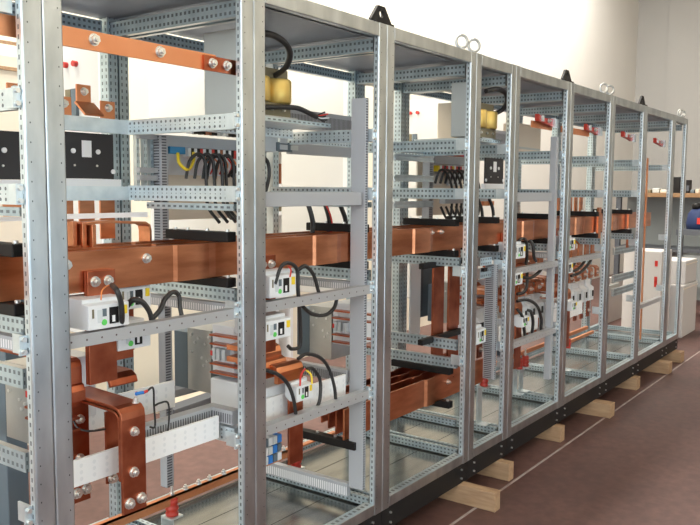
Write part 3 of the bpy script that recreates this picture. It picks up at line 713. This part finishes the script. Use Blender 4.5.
# black secondary wires
def wires(lst, who):
    for k, (pts, r, mk, lab) in enumerate(lst):
        cable('secondary_wire' if mk == 'cable' else 'thin_wire', pts, r, lab, None, mk, 'wire')
Y0 = .0
wires([
    ([P(112, 285, 'Y', .05), P(117, 291, 'Y', .0), P(121, 303, 'Y', -.0), P(122, 318, 'Y', .01), P(121, 326, 'Y', .045)], .008, 'cable', 'thick black wire running down the face of the foremost current transformer'),
    ([P(127, 306, 'Y', .1), P(133, 300, 'Y', .08), P(142, 302, 'Y', .07), P(149, 311, 'Y', .07), P(152, 321, 'Y', .07)], .009, 'cable', 'black wire arching just above the crossbar in the nearest cabinet'),
    ([P(151, 320, 'Y', .07), P(160, 310, 'Y', .07), P(165, 299, 'Y', .08), P(173, 292, 'Y', .09), P(179, 296, 'Y', .09), P(180, 307, 'Y', .08), P(182, 317, 'Y', .07)], .008, 'cable', 'black wire rising to a high arch right of the crossbar middle in the nearest cabinet'),
    ([P(101, 300, 'Y', .02), P(102, 291, 'Y', .03), P(107, 286, 'Y', .05), P(112, 285, 'Y', .06)], .0022, 'orange', 'thin copper coloured wire curling from the foremost current transformer'),
    ([P(73, 420, 'Y', .2), P(78, 428, 'Y', .18), P(90, 431, 'Y', .16), P(113, 428, 'Y', .16)], .0035, 'cable', 'thin dark wire slung between the two low copper straps'),
    ([P(146, 392, 'Y', .1), P(153, 388, 'Y', .1), P(154, 405, 'Y', .1), P(155, 426, 'Y', .1), P(150, 427, 'Y', .1)], .0035, 'cable', 'thin black wire looping right of the foremost low copper strap'),
    ([P(154, 406, 'Y', .12), P(160, 403, 'Y', .12), P(168, 403, 'Y', .12), P(169, 420, 'Y', .12), P(166, 437, 'Y', .12), P(161, 432, 'Y', .12)], .0035, 'cable', 'thin black wire hooked over the grey duct in the nearest cabinet'),
    ([P(275, 284, 'Y', .02), P(281, 267, 'Y', .02), P(289, 263, 'Y', .02), P(297, 270, 'Y', .03), P(298, 290, 'Y', .03), P(300, 320, 'Y', .05), P(300, 345, 'Y', .06), P(292, 349, 'Y', .06), P(288, 346, 'Y', .06)], .0075, 'cable', 'long black wire dropping from the uppermost transformer in the second cabinet'),
    ([P(298, 270, 'Y', .05), P(305, 266, 'Y', .05), P(313, 274, 'Y', .05), P(318, 290, 'Y', .05), P(319, 296, 'Y', .05)], .008, 'cable', 'black wire arching right of the uppermost transformer in the second cabinet'),
    ([P(302, 306, 'Y', .07), P(312, 314, 'Y', .07), P(325, 315, 'Y', .07), P(334, 308, 'Y', .07), P(337, 298, 'Y', .07)], .008, 'cable', 'black wire hanging in a belly below the upper crossbar of the second cabinet'),
    ([P(265, 370, 'Y', .06), P(277, 374, 'Y', .05), P(287, 383, 'Y', .05), P(293, 397, 'Y', .04), P(296, 415, 'Y', .04)], .0075, 'cable', 'thick black wire bowing over the white cover to the low crossbar of the second cabinet'),
    ([P(298, 359, 'Y', .06), P(306, 354, 'Y', .06), P(319, 357, 'Y', .06), P(328, 367, 'Y', .06), P(334, 385, 'Y', .05), P(336, 402, 'Y', .05)], .0075, 'cable', 'high black wire arch above the low crossbar of the second cabinet'),
    ([P(306, 369, 'Y', .06), P(313, 369, 'Y', .06), P(320, 380, 'Y', .06), P(320, 398, 'Y', .05), P(317, 408, 'Y', .05)], .0075, 'cable', 'short black wire arch beside the lowest transformer in the second cabinet'),
    ([P(300, 386, 'Y', .03), P(301, 375, 'Y', .04), P(305, 369, 'Y', .06)], .004, 'red', 'red wire rising from the lowest transformer in the second cabinet'),
    ([P(312, 384, 'Y', .03), P(311, 375, 'Y', .04), P(306, 370, 'Y', .06)], .004, 'yellow', 'yellow wire rising from the lowest transformer in the second cabinet'),
    ([P(290, 277, 'Y', .015), P(291, 270, 'Y', .02), P(288, 266, 'Y', .03)], .003, 'red', 'red wire at the top of the uppermost transformer in the second cabinet'),
    ([P(147, 391, 'Y', .06), P(142, 393, 'Y', .06), P(136, 393, 'Y', .06)], .005, 'red', 'short red tipped wire end above the foremost low copper strap'),
], '')
def px_wires(who, grp, Y, lst):
    for k, (pts, how) in enumerate(lst):
        cable('secondary_wire', [P(x, y, 'Y', Y - .02 * (0 < i < len(pts) - 1)) for i, (x, y) in enumerate(pts)], .010, 'black wire %s in the %s cabinet' % (how, who), grp, cat='wire')
px_wires('fifth', 'black wires of the fifth cabinet', .07, [
    ([(517, 243), (521, 239), (526, 241), (527, 255), (526, 264)], 'arching up under the busbar'),
    ([(530, 240), (533, 246), (534, 257), (536, 261)], 'hanging straight beside the arch'),
    ([(521, 277), (530, 278), (539, 272), (544, 264)], 'drawn in a shallow belly under the upper crossbar'),
    ([(527, 268), (527, 284), (524, 292), (517, 294)], 'curling back left under the upper crossbar'),
    ([(517, 301), (528, 300), (537, 306), (541, 318), (541, 330)], 'in the wide lower arch'),
    ([(517, 309), (522, 316), (524, 328), (525, 336)], 'in the leftmost lower arch'),
    ([(527, 310), (531, 312), (533, 322), (532, 333)], 'in the small lower arch')])
px_wires('sixth', 'black wires of the sixth cabinet', .07, [
    ([(570, 268), (574, 264), (577, 257)], 'bowing to the post, shortest'),
    ([(570, 272), (578, 269), (584, 262), (587, 255)], 'bowing to the post, middle one'),
    ([(571, 276), (581, 272), (589, 263), (594, 254)], 'bowing to the post, longest')])
cable('wire_sleeve', [P(136, 394, 'Y', .05), P(140, 393, 'Y', .05), P(143, 392.5, 'Y', .05)], .006, 'blue sleeved wire lug above the foremost low copper strap', None, 'brightblue', 'wire')
# grey ducts of the fifth cabinet mirror those of the second
ducth(2.96, 3.58, .05, 1.346, 1.40, 'long plain grey duct across the middle of the fifth cabinet')
ductv(3.585, 3.625, .035, .2, 1.75, 'tall grey duct standing beside the right post of the fifth cabinet', {'-y': 'duct'}, .04)
ducth(2.96, 3.42, .30, 1.70, 1.78, 'grey slotted duct high in the fifth cabinet', 'duct_slots')
ductv(2.80, 2.825, .05, .35, 1.0, 'narrow slotted duct beside the right post of the fourth cabinet', {'-y': 'duct_slots', '-x': 'duct_slots'}, .07)
for x in (3.05, 3.2): cable('control_cable', [(x, .3, 1.36), (x + .03, .29, 1.30), (x + .03, .28, 1.23)], .010, 'black cable dropping to the busbar in the fifth cabinet', 'two black cables in the fifth cabinet')
# instrument panel seen through the third cabinet (rear of fourth)
ducth(3.06, 3.60, .60, 1.572, 1.622, 'grey duct over the wire loops seen through the third cabinet')
ductv(2.99, 3.04, .60, 1.12, 1.655, 'upright grey duct left of the wire loops seen through the third cabinet', {'-y': 'duct_slots'})
ducth(2.93, 3.55, .455, 1.33, 1.385, 'grey duct under the wire loops seen through the third cabinet')
tag(MB().box(3.0, 3.6, .69, .70, 1.25, 1.66, 'cream').build('mounting_panel'), 'cream mounting panel behind the wire loops seen through the third cabinet', 'panel')
t = empty('terminal_strip', (3.06, .59, 1.53), 'row of red, white and blue terminals seen through the third cabinet', 'terminal strip')
for k in range(18): MB().box(3.08 + k * .026, 3.10 + k * .026, .59, .64, 1.525, 1.562, ('yellow', 'white', 'red', 'black', 'red', 'white', 'red')[k % 7]).build('terminal', t)
for k in range(13): MB().box(3.08 + k * .034, 3.105 + k * .034, .59, .64, 1.628, 1.655, ('brightblue', 'red', 'brown', 'red', 'red')[k % 5]).build('terminal', t)
for k in range(7):
    x = 2.99 + k * .062
    cable('control_cable', [(x, .56, 1.45), (x + .015, .54, 1.525), (x + .06, .52, 1.52), (x + .10, .50, 1.43), (x + .085, .49, 1.29), (x + .05, .49, 1.235), (x + .01, .49, 1.25), (x - .03, .50, 1.31)], .008, 'black cable loop in the bundle seen through the third cabinet', 'black cable loops seen through the third cabinet')
for k, z in enumerate((1.625, 1.58, 1.462, 1.312)):
    t = tag(MB().box(2.525, 2.96, .55, .565, z - .005, z + .007, 'zinc').box(2.525, 2.96, .556, .565, z + .007, z + .022, 'zinc').box(2.525, 2.96, .55, .565, z + .022, z + .034, 'zinc').build('din_rail', None, .002), ['top', 'second', 'third', 'lowest'][k] + ' of four short zinc rails at the rear post beyond the third cabinet', 'rail', 'short zinc rails')
# narrow cabinet: black relay panel and copper terminals
plate(2.98, 3.22, 1.45, 1.60, .22, 'small black plate with pink label in the narrow fourth cabinet')
t = empty('copper_terminal_row', (2.95, .3, 1.33), 'short row of copper terminals under the small black plate in the narrow fourth cabinet', 'terminal strip')
for k in range(4): MB().box(2.96 + k * .08, 3.03 + k * .08, .3, .32, 1.318, 1.345, 'copper_matt').build('copper_terminal', t)

# ---- third and fourth cabinets: lower busbars and risers
LB = ['foremost', 'second', 'third', 'rearmost']
for k, y in enumerate((.14, .22, .30, .38)):
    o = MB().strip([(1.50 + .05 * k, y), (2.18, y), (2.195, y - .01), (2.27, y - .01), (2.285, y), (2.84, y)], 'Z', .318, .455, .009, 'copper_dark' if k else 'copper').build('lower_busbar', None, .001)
    tag(o, LB[k] + ' of the low copper busbars in the third cabinet, counted from the open front', 'busbar', 'low busbars')
    if k == 0:
        for x in (1.72, 2.42): bolt(o, (x, y - .005, .40), .011)
for x0, x1, y, z, lab in ((2.34, 2.38, None, .458, 'black comb block on top of the low busbars before the fourth upright'), (1.49, 1.55, None, .283, 'black comb block under the left end of the low busbars'), (2.34, 2.38, None, .28, 'black comb block under the low busbars before the fourth upright')):
    holder((x0 + x1) / 2, z, z + .035, lab, .08, .44)
for k in range(4):
    x, y = (1.60 + .05 * k, .18 + .08 * k)
    tag(MB().cyl((x, y, .30), (x, y, .47), .006, 'bolt', 8).build('clamp_rod'), ['foremost', 'second', 'third', 'rearmost'][k] + ' steel rod between the ends of the low busbars', 'rod', 'steel rods at the low busbars')
R1 = [(433.5, 444, .22), (449, 459.5, .22)]
for k, (xa, xb, y) in enumerate(R1):
    a, b = at(xa, 300, 'Y', y).x, at(xb, 300, 'Y', y).x
    o = tag(MB().box(a, b, y, y + .012, .36, 1.11, 'copper_dark').build('copper_riser', None, .001), ['left', 'right'][k] + ' of two tall copper bars rising from the low busbars, seen through the third cabinet', 'busbar', 'two tall copper risers')
    for z in (.62, 1.02): bolt(o, ((a + b) / 2, y, z), .01)
for z, lab in ((.615, 'lower'), (1.008, 'upper')):
    tag(MB().box(at(420, 340, 'Y', .20).x, at(486, 340, 'Y', .20).x, .185, .215, z, z + .03, 'black').build('busbar_clamp', None, .003), lab + ' black clamp across the two tall copper risers', 'busbar clamp', 'black clamps on the risers')
t = empty('switch_unit', (2.75, .2, 1.0), 'narrow zinc rack with small black switch in the narrow fourth cabinet', 'rack')
MB().box(2.66, 2.80, .08, .1, 1.0, 1.045, 'galv', {'-y': 'perf_dark'}).box(2.66, 2.80, .08, .1, .93, .985, 'galv', {'-y': 'perf_dark'}).build('rail', t)
MB().box(2.67, 2.71, .06, .08, .97, .99, 'black').build('switch', t)
ct('white current transformer beside the slotted duct in the narrow fourth cabinet', 2.68, .10, .56, .11, .12, .1)
insulator(2.86, .14, 'red floor insulator in the narrow fourth cabinet', .29, .06)
insulator(3.62, .26, 'left one of the pair of red floor insulators before the sixth upright', .235, .07)
insulator(3.72, .26, 'right one of the pair of red floor insulators before the sixth upright', .235, .07)
insulator(4.5, .26, 'red floor insulator behind the seventh upright', .235, .07)
o = MB().box(2.55, 5.0, .28, .30, .305, .33, 'copper_matt').build('earth_bar'); tag(o, 'copper earth bar running low from the fourth to the sixth cabinet', 'busbar')
o = MB().box(5.1, 5.8, .5, .52, .13, .155, 'copper_matt').build('earth_bar'); tag(o, 'thin copper earth bar low in the seventh and eighth cabinets', 'busbar')
for k in range(6):
    flat(3.13 + (k % 3) * .16, .12, 1.02 - (k // 3) * .07, .13 + .02 * (k % 3), .30, 'copper flat high under the busbar in the fifth cabinet', .010, 'copper', .05).__setitem__('group', 'copper flats under the busbar of the fifth cabinet')
tag(MB().box(3.40, 3.44, .2, .21, .6, 1.1, 'copper').build('copper_riser', None, .001), 'thin copper riser left of the tall grey duct in the fifth cabinet', 'busbar')
for k in range(5): tag(MB().box(4.66 + k * .12, 4.72 + k * .12, .43, .44, 1.24, 1.36, 'copper').build('copper_link', None, .001), 'short upright copper link above the busbars in the seventh cabinet', 'busbar', 'copper links of the seventh cabinet')
tag(MB().box(4.62, 4.68, .10, .115, 1.0, 1.29, 'copper').build('copper_riser', None, .001), 'bright copper riser before the busbars, left side of the seventh cabinet', 'busbar')
tag(MB().box(5.36, 5.40, .10, .115, .95, 1.25, 'copper').build('copper_riser', None, .001), 'bright copper riser before the busbars, left side of the eighth cabinet', 'busbar')
a = at(648, 155, 'Y', .12)
tag(MB().box(a.x, a.x + .03, .12, .13, .1, 1.70, 'copper_matt').build('copper_riser', None, .001), 'single tall thin copper riser in the eighth cabinet', 'busbar')
# second rank of switch units glimpsed deeper in the row
def unit(x, y, z, label, group):
    t = empty('fuse_switch', (x, y, z), label, 'switch', group)
    MB().prism([(y, z), (y, z + .10), (y + .03, z + .12), (y + .03, z + .16), (y + .16, z + .16), (y + .16, z)], 'X', x, x + .105, 'white').build('housing', t, .004)
    MB().box(x + .02, x + .05, y - .002, y, z + .02, z + .08, 'lightgrey').build('rating_plate', t)
    MB().box(x + .065, x + .085, y - .006, y, z + .03, z + .075, 'black').build('toggle', t)
    MB().strip([(y + .13, z + .40), (y + .13, z + .30), (y + .10, z + .275), (y - .02, z + .27), (y - .035, z + .255), (y - .035, z + .19)], 'X', x + .015, x + .09, .010, 'copper').build('upper_blade', t)
    MB().strip([(y + .10, z + .17), (y + .10, z + .20), (y + .01, z + .205), (y, z + .19)], 'X', x + .02, x + .085, .008, 'copper').build('middle_blade', t)
    MB().box(x + .025, x + .08, y + .02, y + .03, z - .13, z - .002, 'copper_dark').build('lower_blade', t)
    bolt(t, (x + .052, y - .04, z + .225), .012); bolt(t, (x + .052, y + .02, z - .08), .012)
    return t
OW = ['first', 'second', 'third', 'fourth', 'fifth']
for xs, y, z, who in (((2.89, 3.01), .19, .56, 'narrow fourth'), ((3.36, 3.49, 3.62, 3.76), .2, .56, 'fifth'), ((4.26, 4.40, 4.54, 4.68, 4.82), .22, .56, 'sixth')):
    for k, x in enumerate(xs):
        unit(x, y, z, '%s white switch with copper blades from the left, seen through the %s cabinet' % (OW[k], who), 'white switches seen through the %s cabinet' % who)
for k in range(4):
    tag(MB().strip([(.45, 1.0 - .03 * (k % 2)), (.24, 1.0 - .03 * (k % 2)), (.22, .985 - .03 * (k % 2)), (.22, .93)], 'X', 3.40 + k * .13, 3.48 + k * .13, .012, 'copper').build('copper_flat', None, .001), OW[k] + ' glinting copper flat from the left under the busbar, seen through the fifth cabinet', 'busbar', 'bent copper flats')
    tag(MB().strip([(.45, 1.04), (.22, 1.04), (.2, 1.02), (.2, .90)], 'X', 4.35 + k * .14, 4.43 + k * .14, .012, 'copper').build('copper_flat', None, .001), OW[k] + ' glinting copper flat from the left under the busbar, seen through the sixth cabinet', 'busbar', 'bent copper flats')
# white boxes and panels up in the fifth..seventh cabinets
for x0, x1, z0, z1, y, mk, lab in ((3.25, 3.78, 1.70, 1.96, .70, 'cream', 'cream box high at the back of the fifth cabinet'), (4.2, 4.62, 1.70, 1.90, .69, 'cream', 'cream box high at the back of the sixth cabinet')):
    t = empty('wall_box', (x0, y, z0), lab, 'box', 'cream boxes'); MB().box(x0, x1, y - .12, y, z0, z1, mk).build('case', t, .004); MB().box(x0 + .02, x1 - .02, y - .124, y - .12, z0 + .015, z0 + .03, 'boxgrey').build('lid_seam', t)
for x0, x1, lab in ((3.05, 3.25, 'left'), (3.33, 3.5, 'right')):
    tag(MB().box(x0, x1, .66, .67, 1.44, 1.6, 'door_white' if x0 < 3.2 else 'lightgrey').build('mounting_panel'), lab + ' pale panel behind the long grey duct of the fifth cabinet', 'panel')
# slate cabinet and bright things behind the third cabinet
t = empty('slate_box', (3.2, .74, .6), 'dark slate coloured box behind the third cabinet', 'box')
MB().box(3.085, 3.30, .72, .76, .595, .96, 'slate').build('case', t, .004); MB().box(3.10, 3.13, .716, .72, .64, .92, 'steel_dark').build('hinge', t)
tag(MB().box(2.955, 3.075, .70, .71, .5, 1.02, 'white_light').build('mounting_panel'), 'narrow white panel left of the slate box seen through the third cabinet', 'panel')

# ------------------------------------------------------------------ timber under the plinth, clutter behind
def timber(px, py, x_w, y0, y1, label, top=-.1):
    e = at(px, py, 'Z', FLOOR)
    return tag(MB().box(e.x - x_w, e.x, e.y, y1, FLOOR, top, 'wood').build('timber_block', None, .003), label, 'timber', 'timber blocks under the plinth')
tl = ['nearest and largest', 'second nearest', 'third nearest', 'fourth nearest', 'fifth nearest', 'sixth nearest', 'farthest']
for k, (px, py, w) in enumerate(((500, 509, .06), (513.5, 478.5, .06), (564.5, 440, .07), (614.5, 415.5, .10), (640, 388, .10), (672, 372, .12), (684, 361, .12))):
    timber(px, py, w, 0, .35 if k < 4 else .3, tl[k] + ' timber block sticking out from under the black plinth')
def plank(p, q, w, h, z, mk, label, cat, name, grp):
    a, b = Vector(p), Vector(q); d = (b - a).normalized(); n = Vector((-d.y, d.x)) * w / 2
    c = [a - n, b - n, b + n, a + n]
    return tag(MB().prism([(v.x, v.y) for v in c], 'Z', z, z + h, mk).build(name, None, .002), label, cat, grp)
def g(x, y): v = at(x, y, 'Z', FLOOR); return (v.x, v.y)
for k, (p, q, w, h, mk, lab) in enumerate(((g(150, 405), g(212, 388), .12, .08, 'steel_dark', 'upper dark steel beam lying on the floor behind the nearest cabinet'), (g(168, 420), g(218, 402), .12, .08, 'steel_dark', 'lower dark steel beam lying on the floor behind the nearest cabinet'),
    (g(150, 412), g(208, 396), .16, .03, 'pale_wood', 'upper pale plank on the floor behind the nearest cabinet'), (g(170, 434), g(225, 411), .18, .03, 'pale_wood', 'lower pale plank on the floor behind the nearest cabinet'), (g(66, 424), g(112, 414), .2, .05, 'pale_wood', 'pale plank on the floor beside the low copper straps'),
    (g(0, 437), g(30, 428), .16, .05, 'pale_wood', 'pale plank on the floor at the left edge of the photo'), (g(0, 448), g(27, 440), .05, .06, 'steel_dark', 'dark steel tube on the floor at the left edge of the photo'))):
    plank(p, q, w, h, FLOOR, mk, lab, 'beam' if mk == 'steel_dark' else 'plank', 'steel_beam' if mk == 'steel_dark' else 'plank', 'beams and planks on the floor behind')
# dark unit on the floor at far left behind the row
t = empty('floor_cabinet', (-.1, 1.4, FLOOR), 'dark slate cabinet standing on the floor behind the row at the left edge', 'cabinet')
a, b = at(7, 413, 'Y', 1.5), at(27, 413, 'Y', 1.5)
MB().box(a.x, b.x + .05, 1.5, 1.9, .35, .95, 'slate').box(a.x + .02, b.x + .03, 1.55, 1.85, FLOOR, .35, 'slate').build('case', t, .005)
for z in (.48, .42): MB().cyl((b.x - .03, 1.5, z), (b.x - .03, 1.49, z), .012, 'yellow' if z < .45 else 'bolt', 10).build('terminal', t)
# boarded cream unit seen high at far left
t = empty('boarded_cupboard', (-.3, 2.5, 1.2), 'cream boarded cupboard high behind the left edge of the photo', 'cupboard')
a = at(-10, 62, 'Y', 2.6); b = at(24, 98, 'Y', 2.6)
MB().box(a.x - .3, b.x + .1, 2.6, 2.86, FLOOR, a.z + .05, 'cream').build('carcase', t)
for z in (1.95, 2.1, 2.25): MB().box(a.x - .3, b.x + .1, 2.59, 2.6, z, z + .02, 'wood').build('board_edge', t)
# shelf unit glimpsed through the second cabinet
t = empty('shelf_unit', (4.8, 2.4, FLOOR), 'white shelf unit with a brown box, glimpsed far behind the second cabinet', 'shelf')
a, b = at(262, 170, 'Y', 2.3), at(292, 170, 'Y', 2.3)
for x in (a.x, (a.x + b.x) / 2, b.x): MB().box(x - .015, x + .015, 2.3, 2.6, FLOOR, 1.75, 'white_light').build('upright', t)
for z in (.5, .95, 1.2, 1.42, 1.7): MB().box(a.x, b.x, 2.3, 2.6, z, z + .03, 'white_light').build('shelf', t)
for px, py, w, z, mk, lab in ((285, 192, .12, 1.451, 'brown', 'brown box on the white shelf unit behind the second cabinet'), (284, 220, .16, 1.231, 'core', 'dark bundle on a lower shelf of the white unit behind the second cabinet')):
    q = at(px, py, 'Y', 2.35); tag(MB().box(q.x - w / 2, q.x + w / 2, 2.34, 2.5, z, z + .16, mk).build('stored_box', None, .004), lab, 'box')

# ------------------------------------------------------------------ far right end of the hall
for k, (z0, z1, y0, y1, dx, lab) in enumerate(((FLOOR, .385, .235, .56, 0, 'lower white packing case beyond the end of the row'), (.387, .645, .25, .57, .12, 'upper white packing case stacked beyond the end of the row'))):
    t = empty('packing_case', (8.2, y0, z0), lab, 'case', 'white packing cases'); MB().box(7.9 + dx, 8.55, y0, y1, z0, z1, 'crate').build('case', t, .01)
    MB().box(7.9 + dx - .004, 8.55, y0 - .004, y0, z1 - .045, z1 - .035, 'cream').build('lid_seam', t)
t = empty('white_appliance', (7.6, .8, FLOOR), 'tall white case with red marks seen between the last two uprights', 'case')
MB().box(7.45, 7.86, .36, .76, FLOOR, .78, 'crate').build('case', t, .01)
for z in (.62, .45, .4): MB().box(7.445, 7.45, .40, .43, z, z + .06, 'red').build('red_mark', t)
t = empty('partition_screen', (8.5, 1.2, FLOOR), 'pale pink panel on the floor behind the seventh cabinet', 'panel'); 
MB().box(8.15, 8.95, 1.2, 1.23, FLOOR, .36, 'crate').build('sheet', t, .003); MB().box(8.3, 8.7, 1.18, 1.2, .20, .27, 'boxgrey').build('handle_rail', t)
t = empty('workbench', (11, .9, FLOOR), 'tall grey workbench with an orange brown top along the end wall', 'workbench')
MB().box(10.6, 11.5, -1.2, 1.9, 1.33, 1.39, 'bench_top').build('top', t, .004)
MB().box(11.3, 11.45, -1.2, 1.9, FLOOR, 1.33, 'bench_grey').build('back_panel', t)
for y in (-1.15, .3, 1.8): MB().box(10.65, 10.72, y, y + .07, FLOOR, 1.33, 'steel_dark').build('leg', t)
MB().box(10.62, 11.4, -1.15, 1.85, .55, .6, 'steel_dark').build('shelf', t)
q = at(676, 190, 'X', 10.9)
t = empty('monitor', (10.9, q.y, 1.39), 'black monitor standing on the far workbench', 'monitor')
MB().box(10.88, 10.94, at(680, 190, 'X', 10.9).y, at(672, 190, 'X', 10.9).y, 1.44, at(676, 177, 'X', 10.9).z, 'black').build('screen', t, .005); MB().box(10.88, 10.95, q.y - .05, q.y + .05, 1.39, 1.45, 'black').build('stand', t)
q0, q1 = at(690, 190, 'X', 10.9), at(686, 190, 'X', 10.9)
t = empty('speaker_box', (10.9, q0.y, 1.39), 'small dark box right of the monitor on the far workbench', 'box'); MB().box(10.88, 11.0, q0.y, q1.y, 1.39, at(688, 180, 'X', 10.9).z, 'black').build('case', t, .004); MB().box(10.87, 10.88, q0.y + .01, q1.y - .01, 1.42, 1.5, 'steel_dark').build('front', t)
for k, (xa, xb, h) in enumerate(((646, 652, .05), (653, 660, .07), (661, 667, .05), (691, 695, .05), (696, 700, .06))):
    a, b = at(xa, 192, 'X', 10.8).y, at(xb, 192, 'X', 10.8).y
    tag(MB().box(10.75, 10.9, b, a, 1.39, 1.39 + h, ('core', 'boxgrey', 'cream', 'slate', 'pale_wood')[k]).build('bench_item', None, .01), ['dark flat item', 'grey box', 'cream carton', 'slate tin', 'pale wooden piece'][k] + ' lying on the far workbench', 'item')
# blue covered machine under the bench
t = empty('blue_machine', (9.6, .2, .6), 'blue covered machine with red marks at the right edge, before the workbench', 'machine')
a, b = at(684, 235, 'X', 9.4), at(704, 235, 'X', 9.4)
MB().lathe((9.7, (a.y + b.y) / 2, .93), [(.16, 0), (.17, .08), (.15, .2), (.1, .26), (.03, .28)], 'bluecloth', 16).build('cover', t)
MB().box(9.52, 9.53, a.y - .18, a.y - .12, 1.0, 1.08, 'red').build('red_mark', t)
MB().lathe((9.65, a.y - .08, 1.19), [(.05, 0), (.06, .05), (.03, .08)], 'black', 12).build('knob', t)
t2 = empty('trestle', (9.6, .2, FLOOR), 'dark trestle carrying the blue machine at the right edge', 'trestle')
MB().box(9.4, 10.0, a.y - .7, a.y + .1, .86, .93, 'steel_dark').build('top', t2); 
for y in (a.y - .65, a.y + .03): MB().box(9.45, 9.52, y, y + .06, FLOOR, .86, 'steel_dark').build('leg', t2)
MB().box(9.5, 9.95, a.y - .64, a.y + .04, .2, .6, 'bench_grey').build('drawer_unit', t2)

# ------------------------------------------------------------------ light
def area(name, loc, rot, sx, sy, power, col=(1, .96, .9)):
    l = bpy.data.lights.new(name, 'AREA'); l.shape = 'RECTANGLE'; l.size = sx; l.size_y = sy; l.energy = power; l.color = col
    o = bpy.data.objects.new(name, l); COL.objects.link(o); o.location = loc; o.rotation_euler = rot; return o
area('ceiling_fill', (5, -4.6, 5.8), (math.radians(-14), 0, 0), 16, 2, 190)  # added fill without a fixture, brightens the front wall the post tops mirror
area('rear_fill', (5.0, 1.6, 5.7), (math.radians(8), 0, 0), 14, 1.4, 720, (1, .97, .91))  # added fill that overexposes the back wall and background
area('side_light', (-6.6, -1.8, 2.9), (0, math.radians(-78), 0), 3.4, 7, 250, (.80, .91, 1))
w = bpy.data.worlds.new('world'); scene.world = w; w.use_nodes = True
w.node_tree.nodes['Background'].inputs['Color'].default_value = (.9, .95, 1, 1); w.node_tree.nodes['Background'].inputs['Strength'].default_value = .12
scene.view_settings.view_transform = 'Standard'; scene.view_settings.look = 'None'
scene.view_settings.exposure = .4; scene.view_settings.gamma = 1.0
scene.cycles.use_denoising = True
